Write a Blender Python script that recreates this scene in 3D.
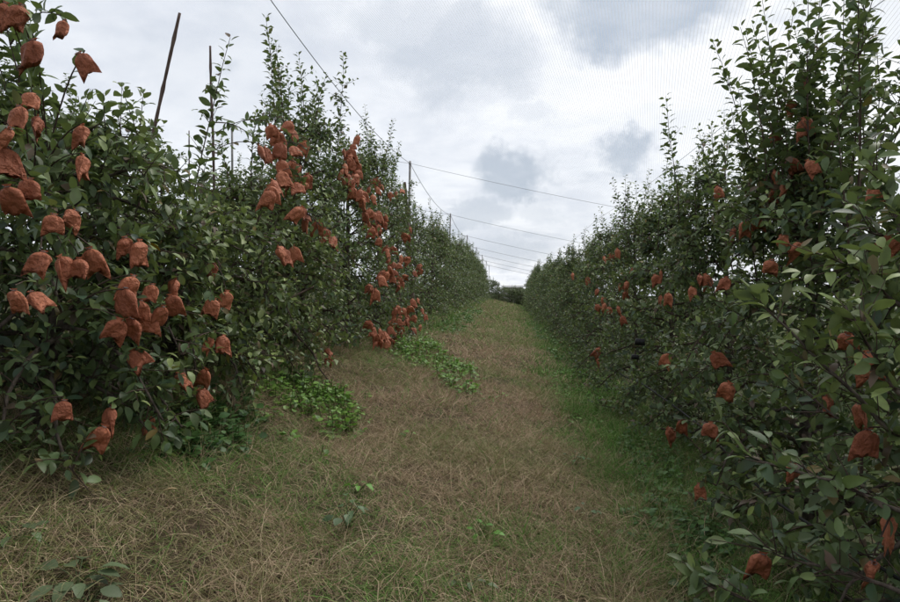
import bpy, math, random
import numpy as np
from mathutils import Matrix, Vector

# ------------------------------------------------------------------ scene, camera, sky, sun
scene = bpy.context.scene
for o in list(bpy.data.objects):
    bpy.data.objects.remove(o)
COL = scene.collection
R = math.radians

EYE = 1.4                      # eye height above the grass, metres
FPX = 655.0                    # focal length in photo pixels (900 wide, about 26 mm)
YAW, PITCH = math.atan(58 / FPX), -math.atan(13 / FPX)
cam_data = bpy.data.cameras.new('camera')
cam_data.sensor_width = 36.0
cam_data.lens = FPX / 900 * 36.0
cam_data.clip_start = 0.05
cam_data.clip_end = 2000
cam = bpy.data.objects.new('camera', cam_data)
cam.location = (0, 0, EYE)
cam.rotation_euler = (R(90) + PITCH, 0, YAW)
COL.objects.link(cam)
scene.camera = cam
CAMROT = np.array(cam.rotation_euler.to_matrix())


def pxdir(px, py):
    d = CAMROT @ np.array([(px - 450) / FPX, -(py - 301) / FPX, -1.0])
    return d / np.linalg.norm(d)


def project(P):
    q = (np.asarray(P) - np.array([0, 0, EYE])) @ CAMROT
    return 450 + FPX * q[..., 0] / -q[..., 2], 301 - FPX * q[..., 1] / -q[..., 2], -q[..., 2]


scene.render.engine = 'CYCLES'
scene.view_settings.view_transform = 'Standard'
scene.view_settings.look = 'None'
scene.view_settings.gamma = 1.0
scene.view_settings.exposure = 0.62
scene.cycles.max_bounces = 6
scene.cycles.diffuse_bounces = 3
scene.cycles.glossy_bounces = 2
scene.cycles.transmission_bounces = 3
scene.cycles.transparent_max_bounces = 6
scene.view_settings.use_curve_mapping = False

SUN_AZ, SUN_EL = R(40), R(54)      # azimuth to the right of +Y
sun_dir = Vector((math.sin(SUN_AZ) * math.cos(SUN_EL), math.cos(SUN_AZ) * math.cos(SUN_EL), math.sin(SUN_EL)))
sun_data = bpy.data.lights.new('sun', 'SUN')
sun_data.energy = 1.5
sun_data.angle = R(18)
sun_data.color = (1.0, 0.96, 0.9)
sun = bpy.data.objects.new('sun', sun_data)
sun.rotation_euler = sun_dir.to_track_quat('Z', 'Y').to_euler()
sun.location = (0, 0, 30)
COL.objects.link(sun)


class NT:
    """small helper for building node trees"""
    def __init__(self, tree):
        self.t = tree
        self.t.nodes.clear()

    def n(self, kind, **kw):
        nd = self.t.nodes.new(kind)
        for k, v in kw.items():
            setattr(nd, k, v)
        return nd

    def inp(self, nd, key, val):
        s = nd.inputs[key]
        if hasattr(val, 'is_linked') or isinstance(val, bpy.types.NodeSocket):
            self.t.links.new(val, s)
        else:
            s.default_value = val

    def math(self, op, a, b=0.0, c=None, clamp=False):
        nd = self.n('ShaderNodeMath', operation=op, use_clamp=clamp)
        self.inp(nd, 0, a)
        self.inp(nd, 1, b)
        if c is not None:
            self.inp(nd, 2, c)
        return nd.outputs[0]

    def vmath(self, op, a, b=None, out=0):
        nd = self.n('ShaderNodeVectorMath', operation=op)
        self.inp(nd, 0, a)
        if b is not None:
            self.inp(nd, 1, b)
        return nd.outputs[out]

    def maprange(self, v, a, b, c=0.0, d=1.0, smooth=True):
        nd = self.n('ShaderNodeMapRange')
        nd.interpolation_type = 'SMOOTHSTEP' if smooth else 'LINEAR'
        self.inp(nd, 0, v)
        for i, x in enumerate((a, b, c, d)):
            self.inp(nd, i + 1, x)
        return nd.outputs[0]

    def mix(self, fac, a, b, blend='MIX'):
        nd = self.n('ShaderNodeMix', data_type='RGBA', blend_type=blend)
        self.inp(nd, 0, fac)
        for k, v in ((6, a), (7, b)):
            if isinstance(v, tuple) and len(v) == 3:
                v = v + (1.0,)
            self.inp(nd, k, v)
        return nd.outputs[2]

    def noise(self, vec, scale, detail=4.0, rough=0.55, dist=0.0, out=0):
        nd = self.n('ShaderNodeTexNoise')
        if vec is not None:
            self.inp(nd, 'Vector', vec)
        self.inp(nd, 'Scale', scale)
        self.inp(nd, 'Detail', detail)
        self.inp(nd, 'Roughness', rough)
        self.inp(nd, 'Distortion', dist)
        return nd.outputs[out]


def build_world():
    w = bpy.data.worlds.new('World')
    scene.world = w
    w.use_nodes = True
    t = NT(w.node_tree)
    d = t.n('ShaderNodeTexCoord').outputs['Generated']
    sky = t.n('ShaderNodeTexSky', sky_type='NISHITA')
    sky.sun_disc = False
    sky.sun_elevation = SUN_EL
    sky.sun_rotation = SUN_AZ
    sky.air_density = 1.0
    sky.dust_density = 2.0
    K = 10.0                                   # cloud radiance / background strength 0.1
    sep = t.n('ShaderNodeSeparateXYZ')
    t.inp(sep, 0, d)
    z = t.math('ADD', t.math('MAXIMUM', sep.outputs[2], 0.0), 0.16)
    comb = t.n('ShaderNodeCombineXYZ')
    t.inp(comb, 0, t.math('DIVIDE', sep.outputs[0], z))
    t.inp(comb, 1, t.math('DIVIDE', sep.outputs[1], z))
    flat = comb.outputs[0]
    n1 = t.noise(flat, 1.25, 6, 0.58, 0.35)
    n2 = t.noise(flat, 4.5, 5, 0.6, 0.2)
    # broad veil: bright stratus with greyer bands
    veil = t.math('ADD', t.math('MULTIPLY', n1, 0.7), t.math('MULTIPLY', n2, 0.3))
    veil = t.maprange(veil, 0.36, 0.62)
    # brighter round the hidden sun
    dot = t.vmath('DOT_PRODUCT', d, tuple(sun_dir), out=1)
    glow = t.maprange(dot, 0.52, 1.0)
    base = t.mix(veil, (0.49 * K, 0.525 * K, 0.59 * K), (0.67 * K, 0.69 * K, 0.725 * K))
    base = t.mix(glow, base, (0.86 * K, 0.855 * K, 0.84 * K))
    # grey cloud bellies seen in the photograph, torn at the edges by noise
    warp = t.noise(d, 7.0, 7, 0.66, out=1)
    off = t.vmath('SCALE', t.vmath('SUBTRACT', warp, (0.5, 0.5, 0.5)))
    off.node.inputs['Scale'].default_value = 0.19
    dw = t.vmath('ADD', d, off)
    acc = None
    for px, py, r, zs, s in ((452, 52, 0.15, 1.7, 0.6), (640, 2, 0.16, 1.9, 1.0), (516, 184, 0.085, 1.7, 0.95),
                             (628, 160, 0.062, 1.5, 0.9), (478, 222, 0.07, 2.2, 0.6), (395, 10, 0.12, 1.8, 0.45),
                             (545, 215, 0.05, 2.0, 0.3), (250, 60, 0.2, 1.6, 0.22), (520, 110, 0.05, 1.6, 0.25),
                             (880, 25, 0.09, 1.8, 0.4), (510, 258, 0.09, 3.0, 0.45)):
        c = pxdir(px, py)
        df = t.vmath('MULTIPLY', t.vmath('SUBTRACT', dw, tuple(c)), (1.0, 1.0, zs))
        ln = t.vmath('LENGTH', df, out=1)
        m = t.maprange(ln, r, r * 0.42, 0.0, s)
        acc = m if acc is None else t.math('MAXIMUM', acc, m)
    far = t.maprange(t.noise(flat, 1.9, 5, 0.55, 0.3), 0.57, 0.72, 0.0, 0.55)
    acc = t.math('MAXIMUM', acc, far)
    acc = t.math('MULTIPLY', acc, t.maprange(n2, 0.25, 0.6, 0.7, 1.0))
    col = t.mix(acc, base, (0.315 * K, 0.365 * K, 0.435 * K))
    col = t.mix(0.93, sky.outputs[0], col)
    bg = t.n('ShaderNodeBackground')
    t.inp(bg, 'Color', col)
    t.inp(bg, 'Strength', 0.1)
    out = t.n('ShaderNodeOutputWorld')
    t.t.links.new(bg.outputs[0], out.inputs[0])


build_world()

# ------------------------------------------------------------------ general helpers
RNG = np.random.default_rng(20)


def tag(o, label=None, cat=None, group=None, kind=None):
    if label:
        o['label'] = label
    if cat:
        o['category'] = cat
    if group:
        o['group'] = group
    if kind:
        o['kind'] = kind
    return o


def fast_mesh(name, V, F, mat, smooth=True, tint=None):
    """mesh from a (n,3) vertex array and an (m,3) triangle array"""
    V = np.ascontiguousarray(V, dtype=np.float32)
    F = np.ascontiguousarray(F, dtype=np.int32)
    me = bpy.data.meshes.new(name)
    me.vertices.add(len(V))
    me.vertices.foreach_set('co', V.ravel())
    me.loops.add(F.size)
    me.loops.foreach_set('vertex_index', F.ravel())
    me.polygons.add(len(F))
    me.polygons.foreach_set('loop_start', np.arange(0, F.size, 3, dtype=np.int32))
    me.polygons.foreach_set('loop_total', np.full(len(F), 3, dtype=np.int32))
    if smooth:
        me.polygons.foreach_set('use_smooth', np.ones(len(F), dtype=bool))
    if tint is not None:
        a = me.color_attributes.new('tint', 'FLOAT_COLOR', 'POINT')
        c = np.ones((len(V), 4), dtype=np.float32)
        c[:, :3] = tint
        a.data.foreach_set('color', c.ravel())
    me.update()
    me.materials.append(mat)
    return me


def link(name, me, parent=None, loc=None):
    o = bpy.data.objects.new(name, me)
    COL.objects.link(o)
    if parent is not None:
        o.parent = parent
    if loc is not None:
        o.location = loc
    return o


def unit(v):
    v = np.asarray(v, dtype=float)
    return v / np.maximum(np.linalg.norm(v, axis=-1, keepdims=True), 1e-9)


class Tubes:
    """collects tapered tubes into one triangle mesh"""
    def __init__(self):
        self.V, self.F, self.n = [], [], 0

    def add(self, P, r, k=5, cap=True):
        P = np.asarray(P, dtype=float)
        r = np.broadcast_to(np.asarray(r, dtype=float), (len(P),))
        T = unit(np.gradient(P, axis=0))
        ref = np.array([0.31, 0.17, 1.0]) if abs(T[0][2]) < 0.8 else np.array([1.0, 0.2, 0.1])
        A = unit(np.cross(T, ref))
        B = np.cross(T, A)
        th = np.arange(k) * 2 * math.pi / k
        ring = (A[:, None, :] * np.cos(th)[None, :, None] + B[:, None, :] * np.sin(th)[None, :, None]) * r[:, None, None]
        V = (P[:, None, :] + ring).reshape(-1, 3)
        m = len(P)
        i = np.arange(m - 1)[:, None] * k
        j = np.arange(k)[None, :]
        a, b = i + j, i + (j + 1) % k
        F = np.concatenate([np.stack([a, b, a + k], -1).reshape(-1, 3), np.stack([b, b + k, a + k], -1).reshape(-1, 3)])
        F = list([F])
        if cap:
            V = np.concatenate([V, P[:1], P[-1:]])
            c0, c1 = m * k, m * k + 1
            jj = np.arange(k)
            F.append(np.stack([np.full(k, c0), (jj + 1) % k, jj], -1))
            F.append(np.stack([np.full(k, c1), (m - 1) * k + jj, (m - 1) * k + (jj + 1) % k], -1))
        self.V.append(V)
        self.F.append(np.concatenate(F) + self.n)
        self.n += len(V)

    def mesh(self, name, mat, off=(0, 0, 0)):
        return fast_mesh(name, np.concatenate(self.V) - np.asarray(off), np.concatenate(self.F), mat)


def box_arrays(cx, cy, cz, sx, sy, sz):
    s = np.array([[x, y, z] for x in (-.5, .5) for y in (-.5, .5) for z in (-.5, .5)]) * [sx, sy, sz] + [cx, cy, cz]
    f = np.array([[0, 1, 3], [0, 3, 2], [4, 6, 7], [4, 7, 5], [0, 4, 5], [0, 5, 1], [2, 3, 7], [2, 7, 6], [0, 2, 6], [0, 6, 4], [1, 5, 7], [1, 7, 3]])
    return s, f


# ------------------------------------------------------------------ terrain
LX, RX = -2.55, 2.25           # the two tree rows beside the grass alley


def ground_z(x, y):
    x = np.asarray(x, dtype=float)
    y = np.asarray(y, dtype=float)
    z = -2.2 * np.tanh(x / 10.0)
    z = z + 0.025 * np.sin(1.9 * x + 0.7 * y) * np.sin(0.83 * y + 0.5) + 0.018 * np.sin(3.1 * x - 2.3 * y + 1.0)
    z = z + 0.07 * np.exp(-((x - LX) / 0.5) ** 2) + 0.07 * np.exp(-((x - RX) / 0.5) ** 2)
    far = np.maximum(y - 60.0, 0.0)
    z = z - 6.0 * (1 - np.exp(-(far ** 1.5) / 300.0))
    return z


def ground_hit(px, py):
    d = pxdir(px, py)
    p0 = np.array([0, 0, EYE])
    t = 0.5
    for _ in range(4000):
        p = p0 + d * t
        if p[2] <= ground_z(p[0], p[1]):
            break
        t += 0.01 + t * 0.002
    return p0 + d * t


def smoothstep(a, b, v):
    t = np.clip((v - a) / (b - a), 0, 1)
    return t * t * (3 - 2 * t)


def vnoise(x, y, s, seed=0):
    """cheap smooth value noise, 0..1"""
    rs = np.random.default_rng(seed)
    G = rs.random((64, 64))
    u, v = np.asarray(x) * s + 17.3, np.asarray(y) * s + 5.1
    i, j = np.floor(u).astype(int), np.floor(v).astype(int)
    fu, fv = u - i, v - j
    fu, fv = fu * fu * (3 - 2 * fu), fv * fv * (3 - 2 * fv)
    g = lambda a, b: G[a % 64, b % 64]
    return (g(i, j) * (1 - fu) + g(i + 1, j) * fu) * (1 - fv) + (g(i, j + 1) * (1 - fu) + g(i + 1, j + 1) * fu) * fv


def greenness(x, y):
    """how far the sward is live green (1) or dead straw (0)"""
    n = vnoise(x, y, 1.3, 3) * 0.6 + vnoise(x, y, 3.7, 4) * 0.4
    g = smoothstep(0.12, 0.95, x + (n - 0.5) * 1.0)                     # green strip under the right row
    g = g * (0.68 + 0.5 * smoothstep(0.3, 0.7, vnoise(x, y, 2.3, 61)))
    g = np.maximum(g, 0.75 * smoothstep(3.4, 4.2, np.abs(x)))
    left = smoothstep(-1.15, -1.75, x + (n - 0.5) * 0.8) * smoothstep(8.5, 14, y)
    g = np.maximum(g, left * 0.8)
    tuft = smoothstep(0.62, 0.78, vnoise(x, y, 0.8, 9)) * 0.5
    g = np.maximum(g, tuft)
    near = np.exp(-(((x - 0.05) / 0.4) ** 2 + ((y - 3.7) / 0.5) ** 2))
    g = np.maximum(g, near * 0.65)
    g = np.maximum(g, smoothstep(7, 26, y) * 0.42 + smoothstep(0.35, 0.6, n) * 0.15)
    return np.clip(g, 0, 1)


# ------------------------------------------------------------------ materials
def new_mat(name):
    m = bpy.data.materials.new(name)
    m.use_nodes = True
    return m, NT(m.node_tree)


def finish(t, shader, disp=None):
    out = t.n('ShaderNodeOutputMaterial')
    t.t.links.new(shader, out.inputs[0])


def bsdf(t, color, rough, spec=0.5, normal=None):
    b = t.n('ShaderNodeBsdfPrincipled')
    t.inp(b, 'Base Color', color if not (isinstance(color, tuple) and len(color) == 3) else color + (1.0,))
    t.inp(b, 'Roughness', rough)
    t.inp(b, 'Specular IOR Level', spec)
    if normal is not None:
        t.inp(b, 'Normal', normal)
    return b


def leaf_material(name, per_object, transl=0.28, rough=0.50, gain=1.0, spec=0.42):
    m, t = new_mat(name)
    if per_object:
        col = t.n('ShaderNodeObjectInfo').outputs['Color']
    else:
        col = t.n('ShaderNodeVertexColor', layer_name='tint').outputs[0]
    geo = t.n('ShaderNodeNewGeometry')
    n = t.noise(geo.outputs['Position'], 38.0, 2, 0.5)
    col = t.mix(t.maprange(n, 0.3, 0.75, 0.0, 0.35), col, (0.095 * gain, 0.10 * gain, 0.045 * gain))
    # the underside of an apple leaf is paler and downy
    col = t.mix(t.math('MULTIPLY', geo.outputs['Backfacing'], 0.55), col, (0.125 * gain, 0.155 * gain, 0.10 * gain))
    rg = t.math('ADD', t.math('MULTIPLY', geo.outputs['Backfacing'], 0.35), rough)
    b = bsdf(t, col, rg, spec)
    tr = t.n('ShaderNodeBsdfTranslucent')
    t.inp(tr, 0, t.mix(0.6, col, (0.14, 0.20, 0.02)))
    mx = t.n('ShaderNodeMixShader')
    t.inp(mx, 0, transl)
    t.t.links.new(b.outputs[0], mx.inputs[1])
    t.t.links.new(tr.outputs[0], mx.inputs[2])
    finish(t, mx.outputs[0])
    return m


def bark_material(name, c0, c1, scale=30):
    m, t = new_mat(name)
    pos = t.n('ShaderNodeNewGeometry').outputs['Position']
    mp = t.n('ShaderNodeMapping')
    t.inp(mp, 'Vector', pos)
    mp.inputs['Scale'].default_value = (1, 1, 0.35)
    n = t.noise(mp.outputs[0], scale, 5, 0.65)
    col = t.mix(t.maprange(n, 0.3, 0.7), c0, c1)
    bp = t.n('ShaderNodeBump')
    t.inp(bp, 'Strength', 0.6)
    t.inp(bp, 'Distance', 0.01)
    t.inp(bp, 'Height', n)
    finish(t, bsdf(t, col, 0.85, 0.25, bp.outputs[0]).outputs[0])
    return m


def simple_material(name, c0, c1, scale=20, rough=0.8, spec=0.3, bump=0.3, metallic=0.0):
    m, t = new_mat(name)
    pos = t.n('ShaderNodeNewGeometry').outputs['Position']
    n = t.noise(pos, scale, 4, 0.6)
    col = t.mix(t.maprange(n, 0.3, 0.7), c0, c1)
    bp = t.n('ShaderNodeBump')
    t.inp(bp, 'Strength', bump)
    t.inp(bp, 'Distance', 0.01)
    t.inp(bp, 'Height', n)
    b = bsdf(t, col, rough, spec, bp.outputs[0])
    b.inputs['Metallic'].default_value = metallic
    finish(t, b.outputs[0])
    return m


def paper_material():
    m, t = new_mat('fruit bag paper')
    rnd = t.n('ShaderNodeObjectInfo').outputs['Random']
    tc = t.n('ShaderNodeTexCoord').outputs['Object']
    n = t.noise(tc, 26.0, 4, 0.6, 0.6)
    n2 = t.noise(tc, 9.0, 3, 0.5)
    col = t.mix(rnd, (0.31, 0.098, 0.050), (0.50, 0.178, 0.092))
    col = t.mix(t.maprange(n2, 0.4, 0.75, 0.0, 0.5), col, (0.24, 0.072, 0.042))
    wv = t.vmath('ADD', tc, t.vmath('MULTIPLY', t.noise(tc, 4.0, 3, 0.5, out=1), (0.5, 0.5, 0.3)))
    wv = t.vmath('ADD', wv, t.n('ShaderNodeObjectInfo').outputs['Location'])
    hs = []
    for sc, am in ((3.2, 1.0), (7.5, 0.45)):
        w = t.n('ShaderNodeTexVoronoi', feature='F1')
        t.inp(w, 'Vector', wv)
        t.inp(w, 'Scale', sc)
        hs.append(t.math('MULTIPLY', w.outputs['Distance'], am / sc * 3.2))
    h = t.math('ADD', t.math('ADD', hs[0], hs[1]), t.math('MULTIPLY', n, 0.12))
    bp = t.n('ShaderNodeBump')
    t.inp(bp, 'Strength', 1.0)
    t.inp(bp, 'Distance', 0.012)
    t.inp(bp, 'Height', h)
    b = bsdf(t, col, 0.62, 0.3, bp.outputs[0])
    tr = t.n('ShaderNodeBsdfTranslucent')
    t.inp(tr, 0, (0.40, 0.12, 0.06, 1))
    mx = t.n('ShaderNodeMixShader')
    t.inp(mx, 0, 0.12)
    t.t.links.new(b.outputs[0], mx.inputs[1])
    t.t.links.new(tr.outputs[0], mx.inputs[2])
    finish(t, mx.outputs[0])
    return m


def tint_material(name, rough=0.7, spec=0.25, transl=0.15):
    m, t = new_mat(name)
    col = t.n('ShaderNodeVertexColor', layer_name='tint').outputs[0]
    b = bsdf(t, col, rough, spec)
    tr = t.n('ShaderNodeBsdfTranslucent')
    t.inp(tr, 0, col)
    mx = t.n('ShaderNodeMixShader')
    t.inp(mx, 0, transl)
    t.t.links.new(b.outputs[0], mx.inputs[1])
    t.t.links.new(tr.outputs[0], mx.inputs[2])
    finish(t, mx.outputs[0])
    return m


def ground_material():
    m, t = new_mat('soil and thatch')
    pos = t.n('ShaderNodeNewGeometry').outputs['Position']
    tint = t.n('ShaderNodeVertexColor', layer_name='tint').outputs[0]
    n = t.noise(pos, 60.0, 6, 0.7)
    n2 = t.noise(pos, 9.0, 5, 0.65)
    col = t.mix(t.maprange(n, 0.35, 0.7, 0.0, 0.7), tint, (0.05, 0.037, 0.024))
    col = t.mix(t.maprange(n2, 0.5, 0.72, 0.0, 0.45), col, (0.16, 0.115, 0.07))
    bp = t.n('ShaderNodeBump')
    t.inp(bp, 'Strength', 0.9)
    t.inp(bp, 'Distance', 0.03)
    t.inp(bp, 'Height', n)
    finish(t, bsdf(t, col, 0.95, 0.1, bp.outputs[0]).outputs[0])
    return m


def net_material():
    m, t = new_mat('knitted white netting')
    pos = t.n('ShaderNodeNewGeometry').outputs['Position']
    mp = t.n('ShaderNodeMapping')
    t.inp(mp, 'Vector', pos)
    mp.inputs['Rotation'].default_value = (0, 0, R(12))
    sep = t.n('ShaderNodeSeparateXYZ')
    t.inp(sep, 0, mp.outputs[0])
    ths = []
    for i, cell in ((0, 0.030), (1, 0.014)):
        f = t.math('FRACT', t.math('DIVIDE', sep.outputs[i], cell))
        ths.append(t.math('LESS_THAN', f, 0.05 if cell < 0.02 else 0.11))
    th = t.math('MAXIMUM', ths[0], ths[1])
    d = t.n('ShaderNodeBsdfDiffuse')
    t.inp(d, 0, (0.72, 0.72, 0.73, 1))
    tl = t.n('ShaderNodeBsdfTranslucent')
    t.inp(tl, 0, (0.72, 0.72, 0.73, 1))
    a = t.n('ShaderNodeMixShader')
    t.inp(a, 0, 0.5)
    t.t.links.new(d.outputs[0], a.inputs[1])
    t.t.links.new(tl.outputs[0], a.inputs[2])
    tp = t.n('ShaderNodeBsdfTransparent')
    mx = t.n('ShaderNodeMixShader')
    t.inp(mx, 0, th)
    t.t.links.new(tp.outputs[0], mx.inputs[1])
    t.t.links.new(a.outputs[0], mx.inputs[2])
    finish(t, mx.outputs[0])
    return m


M_LEAF = leaf_material('apple foliage', False)
M_LEAF1 = leaf_material('apple leaf', True)
M_BARK = bark_material('apple bark', (0.045, 0.035, 0.028), (0.13, 0.105, 0.085))
M_TWIG = bark_material('apple twig bark', (0.05, 0.032, 0.026), (0.10, 0.07, 0.055), 60)
M_STAKE = bark_material('old cane', (0.075, 0.05, 0.04), (0.14, 0.10, 0.085), 40)
M_POLE = simple_material('weathered post', (0.16, 0.155, 0.15), (0.26, 0.25, 0.24), 14, 0.85)
M_WIRE = simple_material('galvanised wire', (0.16, 0.17, 0.18), (0.24, 0.25, 0.26), 50, 0.55, 0.5, 0.0, 0.4)
M_PAPER = paper_material()
M_GRASS = tint_material('grass blade', 0.75, 0.2, 0.2)
M_WEED = tint_material('weed leaf', 0.5, 0.4, 0.3)
M_GROUND = ground_material()
M_NET = net_material()
M_BLACK = simple_material('black plastic', (0.006, 0.006, 0.007), (0.012, 0.012, 0.013), 30, 0.5)
M_WHITE = simple_material('white sheet metal', (0.62, 0.62, 0.62), (0.7, 0.7, 0.7), 3, 0.9, 0.1, 0.05)
M_WALL = simple_material('rendered wall', (0.30, 0.29, 0.27), (0.38, 0.37, 0.35), 4, 0.9, 0.2, 0.2)
M_DOOR = simple_material('brown door paint', (0.10, 0.055, 0.04), (0.13, 0.075, 0.05), 8, 0.6)


# ------------------------------------------------------------------ ground
def build_ground():
    xs = np.concatenate([-np.geomspace(320, 6.2, 26), np.arange(-6, 6.01, 0.15), np.geomspace(6.2, 320, 26)])
    ys = np.concatenate([-np.geomspace(120, 2.2, 14), np.arange(-2, 14, 0.15), np.arange(14, 80, 0.8), np.geomspace(80, 700, 26)])
    X, Y = np.meshgrid(xs, ys)
    Z = ground_z(X, Y)
    V = np.stack([X, Y, Z], -1).reshape(-1, 3)
    nx, ny = len(xs), len(ys)
    i = np.arange(ny - 1)[:, None] * nx + np.arange(nx - 1)[None, :]
    i = i.ravel()
    F = np.concatenate([np.stack([i, i + 1, i + nx], -1), np.stack([i + 1, i + nx + 1, i + nx], -1)])
    g = greenness(V[:, 0], V[:, 1])[:, None]
    tint = np.array([0.10, 0.074, 0.048]) * (1 - g) + np.array([0.055, 0.078, 0.030]) * g
    o = link('ground', fast_mesh('ground', V, F, M_GROUND, True, tint))
    tag(o, 'sloping orchard ground under the dry grass and the tree rows', 'ground', kind='structure')


build_ground()


# ------------------------------------------------------------------ grass
def strands(n, xr, yr, seg, length, width, tuft, seed, keep=None, lay=0.55):
    rg = np.random.default_rng(seed)
    nt = max(1, n // tuft)
    cx = rg.uniform(xr[0], xr[1], nt)
    cy = rg.uniform(yr[0], yr[1], nt)
    if keep is not None:
        k = keep(cx, cy, rg)
        cx, cy = cx[k], cy[k]
        nt = len(cx)
    tid = np.repeat(np.arange(nt), tuft)
    m = len(tid)
    size = (rg.uniform(0.5, 1.3, nt) * (0.65 + 0.8 * vnoise(cx, cy, 3.0, 41)))[tid]
    x = cx[tid] + rg.normal(0, 0.045, m)
    y = cy[tid] + rg.normal(0, 0.045, m)
    g = greenness(cx, cy)[tid]
    th = rg.uniform(0, 2 * math.pi, m)
    L = rg.uniform(length[0], length[1], m) * size
    el = rg.uniform(0.25, 1.35, m) * (1 - lay * 0.4)
    curl = rg.uniform(-1.9, 0.2, m)
    side = rg.normal(0, 0.7, m)
    P = np.stack([x, y, ground_z(x, y) - 0.005], -1)
    pts = [P]
    for s in range(seg):
        e = el + curl * (s + 0.5) / seg
        a = th + side * (s + 0.5) / seg
        d = np.stack([np.cos(e) * np.cos(a), np.cos(e) * np.sin(a), np.sin(e)], -1)
        P = P + d * (L / seg)[:, None]
        P = P.copy()
        P[:, 2] = np.maximum(P[:, 2], ground_z(P[:, 0], P[:, 1]) + 0.012)
        pts.append(P)
    W = rg.uniform(width[0], width[1], m)
    ph = rg.uniform(0, 2 * math.pi, m)
    wv = np.stack([np.cos(ph), np.sin(ph), 0.35 * rg.normal(0, 1, m)], -1) * W[:, None] * 0.5
    vs = []
    for s in range(seg):
        f = 1 - 0.55 * s / seg
        vs += [pts[s] - wv * f, pts[s] + wv * f]
    vs.append(pts[-1])
    nv = 2 * seg + 1
    V = np.stack(vs, 1).reshape(-1, 3)
    tri = []
    for s in range(seg - 1):
        a = 2 * s
        tri += [[a, a + 1, a + 2], [a + 1, a + 3, a + 2]]
    tri.append([2 * seg - 2, 2 * seg - 1, 2 * seg])
    F = (np.arange(m)[:, None, None] * nv + np.array(tri)[None]).reshape(-1, 3)
    # straw, pinkish straw, olive and live green
    straw = np.array([0.395, 0.30, 0.195]) + rg.normal(0, 1, (m, 1)) * np.array([0.11, 0.092, 0.064])
    pink = np.array([0.365, 0.248, 0.172])
    pn = (vnoise(x, y, 0.9, 12) * smoothstep(4.0, 7.0, y))[:, None]
    straw = straw * (1 - pn * 0.6) + pink * pn * 0.6
    olive = np.array([0.24, 0.235, 0.105]) + rg.normal(0, 0.02, (m, 1))
    green = np.array([0.115, 0.215, 0.048]) * rg.uniform(0.6, 1.5, (m, 1))
    r = rg.random(m)
    ol = vnoise(x, y, 0.75, 15)
    c = np.where((r < 0.16 + 0.42 * smoothstep(0.35, 0.8, ol))[:, None], olive, straw)
    c = np.where((rg.random(m) < g * 0.85)[:, None], green, c)
    c = np.clip(c, 0.02, 0.65)
    return V, F, np.repeat(c, nv, axis=0)


def build_grass():
    def keep_near(cx, cy, rg):
        return rg.random(len(cx)) < 0.6 + 0.4 * vnoise(cx, cy, 2.1, 30)
    specs = [
        ('near', 160000, (-3.4, 2.1), (1.5, 6.0), 3, (0.09, 0.24), (0.0022, 0.0040), 14, 1, keep_near),
        ('mid', 80000, (-2.9, 2.2), (6.0, 11.0), 2, (0.09, 0.22), (0.0034, 0.0062), 12, 2, keep_near),
        ('far', 46000, (-2.6, 2.2), (11.0, 24.0), 2, (0.10, 0.22), (0.008, 0.014), 8, 3, None),
        ('end', 36000, (-2.6, 2.2), (24.0, 68.0), 2, (0.10, 0.24), (0.016, 0.034), 6, 4, None)]
    def keep_green(cx, cy, rg):
        return rg.random(len(cx)) < greenness(cx, cy) ** 1.5 * (0.25 + 0.9 * vnoise(cx, cy, 4.0, 52))
    specs += [
        ('green near', 36000, (-0.2, 1.9), (2.6, 9.0), 3, (0.10, 0.24), (0.003, 0.006), 16, 5, keep_green),
        ('green far', 36000, (-2.2, 1.8), (9.0, 40.0), 2, (0.12, 0.26), (0.007, 0.014), 12, 6, keep_green)]
    Vs, Fs, Cs, n = [], [], [], 0
    for _, cnt, xr, yr, seg, ln, wd, tf, seed, kp in specs:
        V, F, C = strands(cnt, xr, yr, seg, ln, wd, tf, seed, kp, 0.55 if seed < 5 else -0.3)
        Vs.append(V)
        Fs.append(F + n)
        Cs.append(C)
        n += len(V)
    o = link('dry_grass', fast_mesh('dry_grass', np.concatenate(Vs), np.concatenate(Fs), M_GRASS, False, np.concatenate(Cs)))
    tag(o, 'tangled dry straw-brown grass with green tufts covering the alley', 'grass', kind='stuff')


build_grass()

# ------------------------------------------------------------------ leaves


def leaf_template(st, half, fold=0.28):
    """leaf along +y, width along x, normal +z; returns verts and triangles"""
    V, F = [(0, 0, 0)], []
    inner = st[1:-1]
    for t, w in zip(inner, half):
        V += [(-w, t, fold * w), (0, t, 0), (w, t, fold * w)]
    V.append((0, 1, 0))
    m = len(inner)
    F += [(0, 2, 1), (0, 3, 2)]
    for i in range(m - 1):
        a, b = 1 + 3 * i, 4 + 3 * i
        F += [(a, a + 1, b + 1), (a, b + 1, b), (a + 1, a + 2, b + 2), (a + 1, b + 2, b + 1)]
    e, l = 3 * m + 1, 3 * m - 2
    F += [(l, l + 1, e), (l + 1, l + 2, e)]
    return np.array(V, dtype=float), np.array(F)


TPL_FINE = leaf_template((0, 0.22, 0.5, 0.78, 1), (0.19, 0.255, 0.165))
TPL_MID = leaf_template((0, 0.46, 1), (0.28,))
TPL_FAR = (np.array([(0, 0, 0), (-0.3, 0.48, 0.07), (0.3, 0.48, 0.07), (0, 1, -0.05)], dtype=float), np.array([(0, 2, 1), (1, 2, 3)]))
TPL_ROUND = leaf_template((0, 0.3, 0.65, 1), (0.36, 0.33), 0.15)


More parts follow.
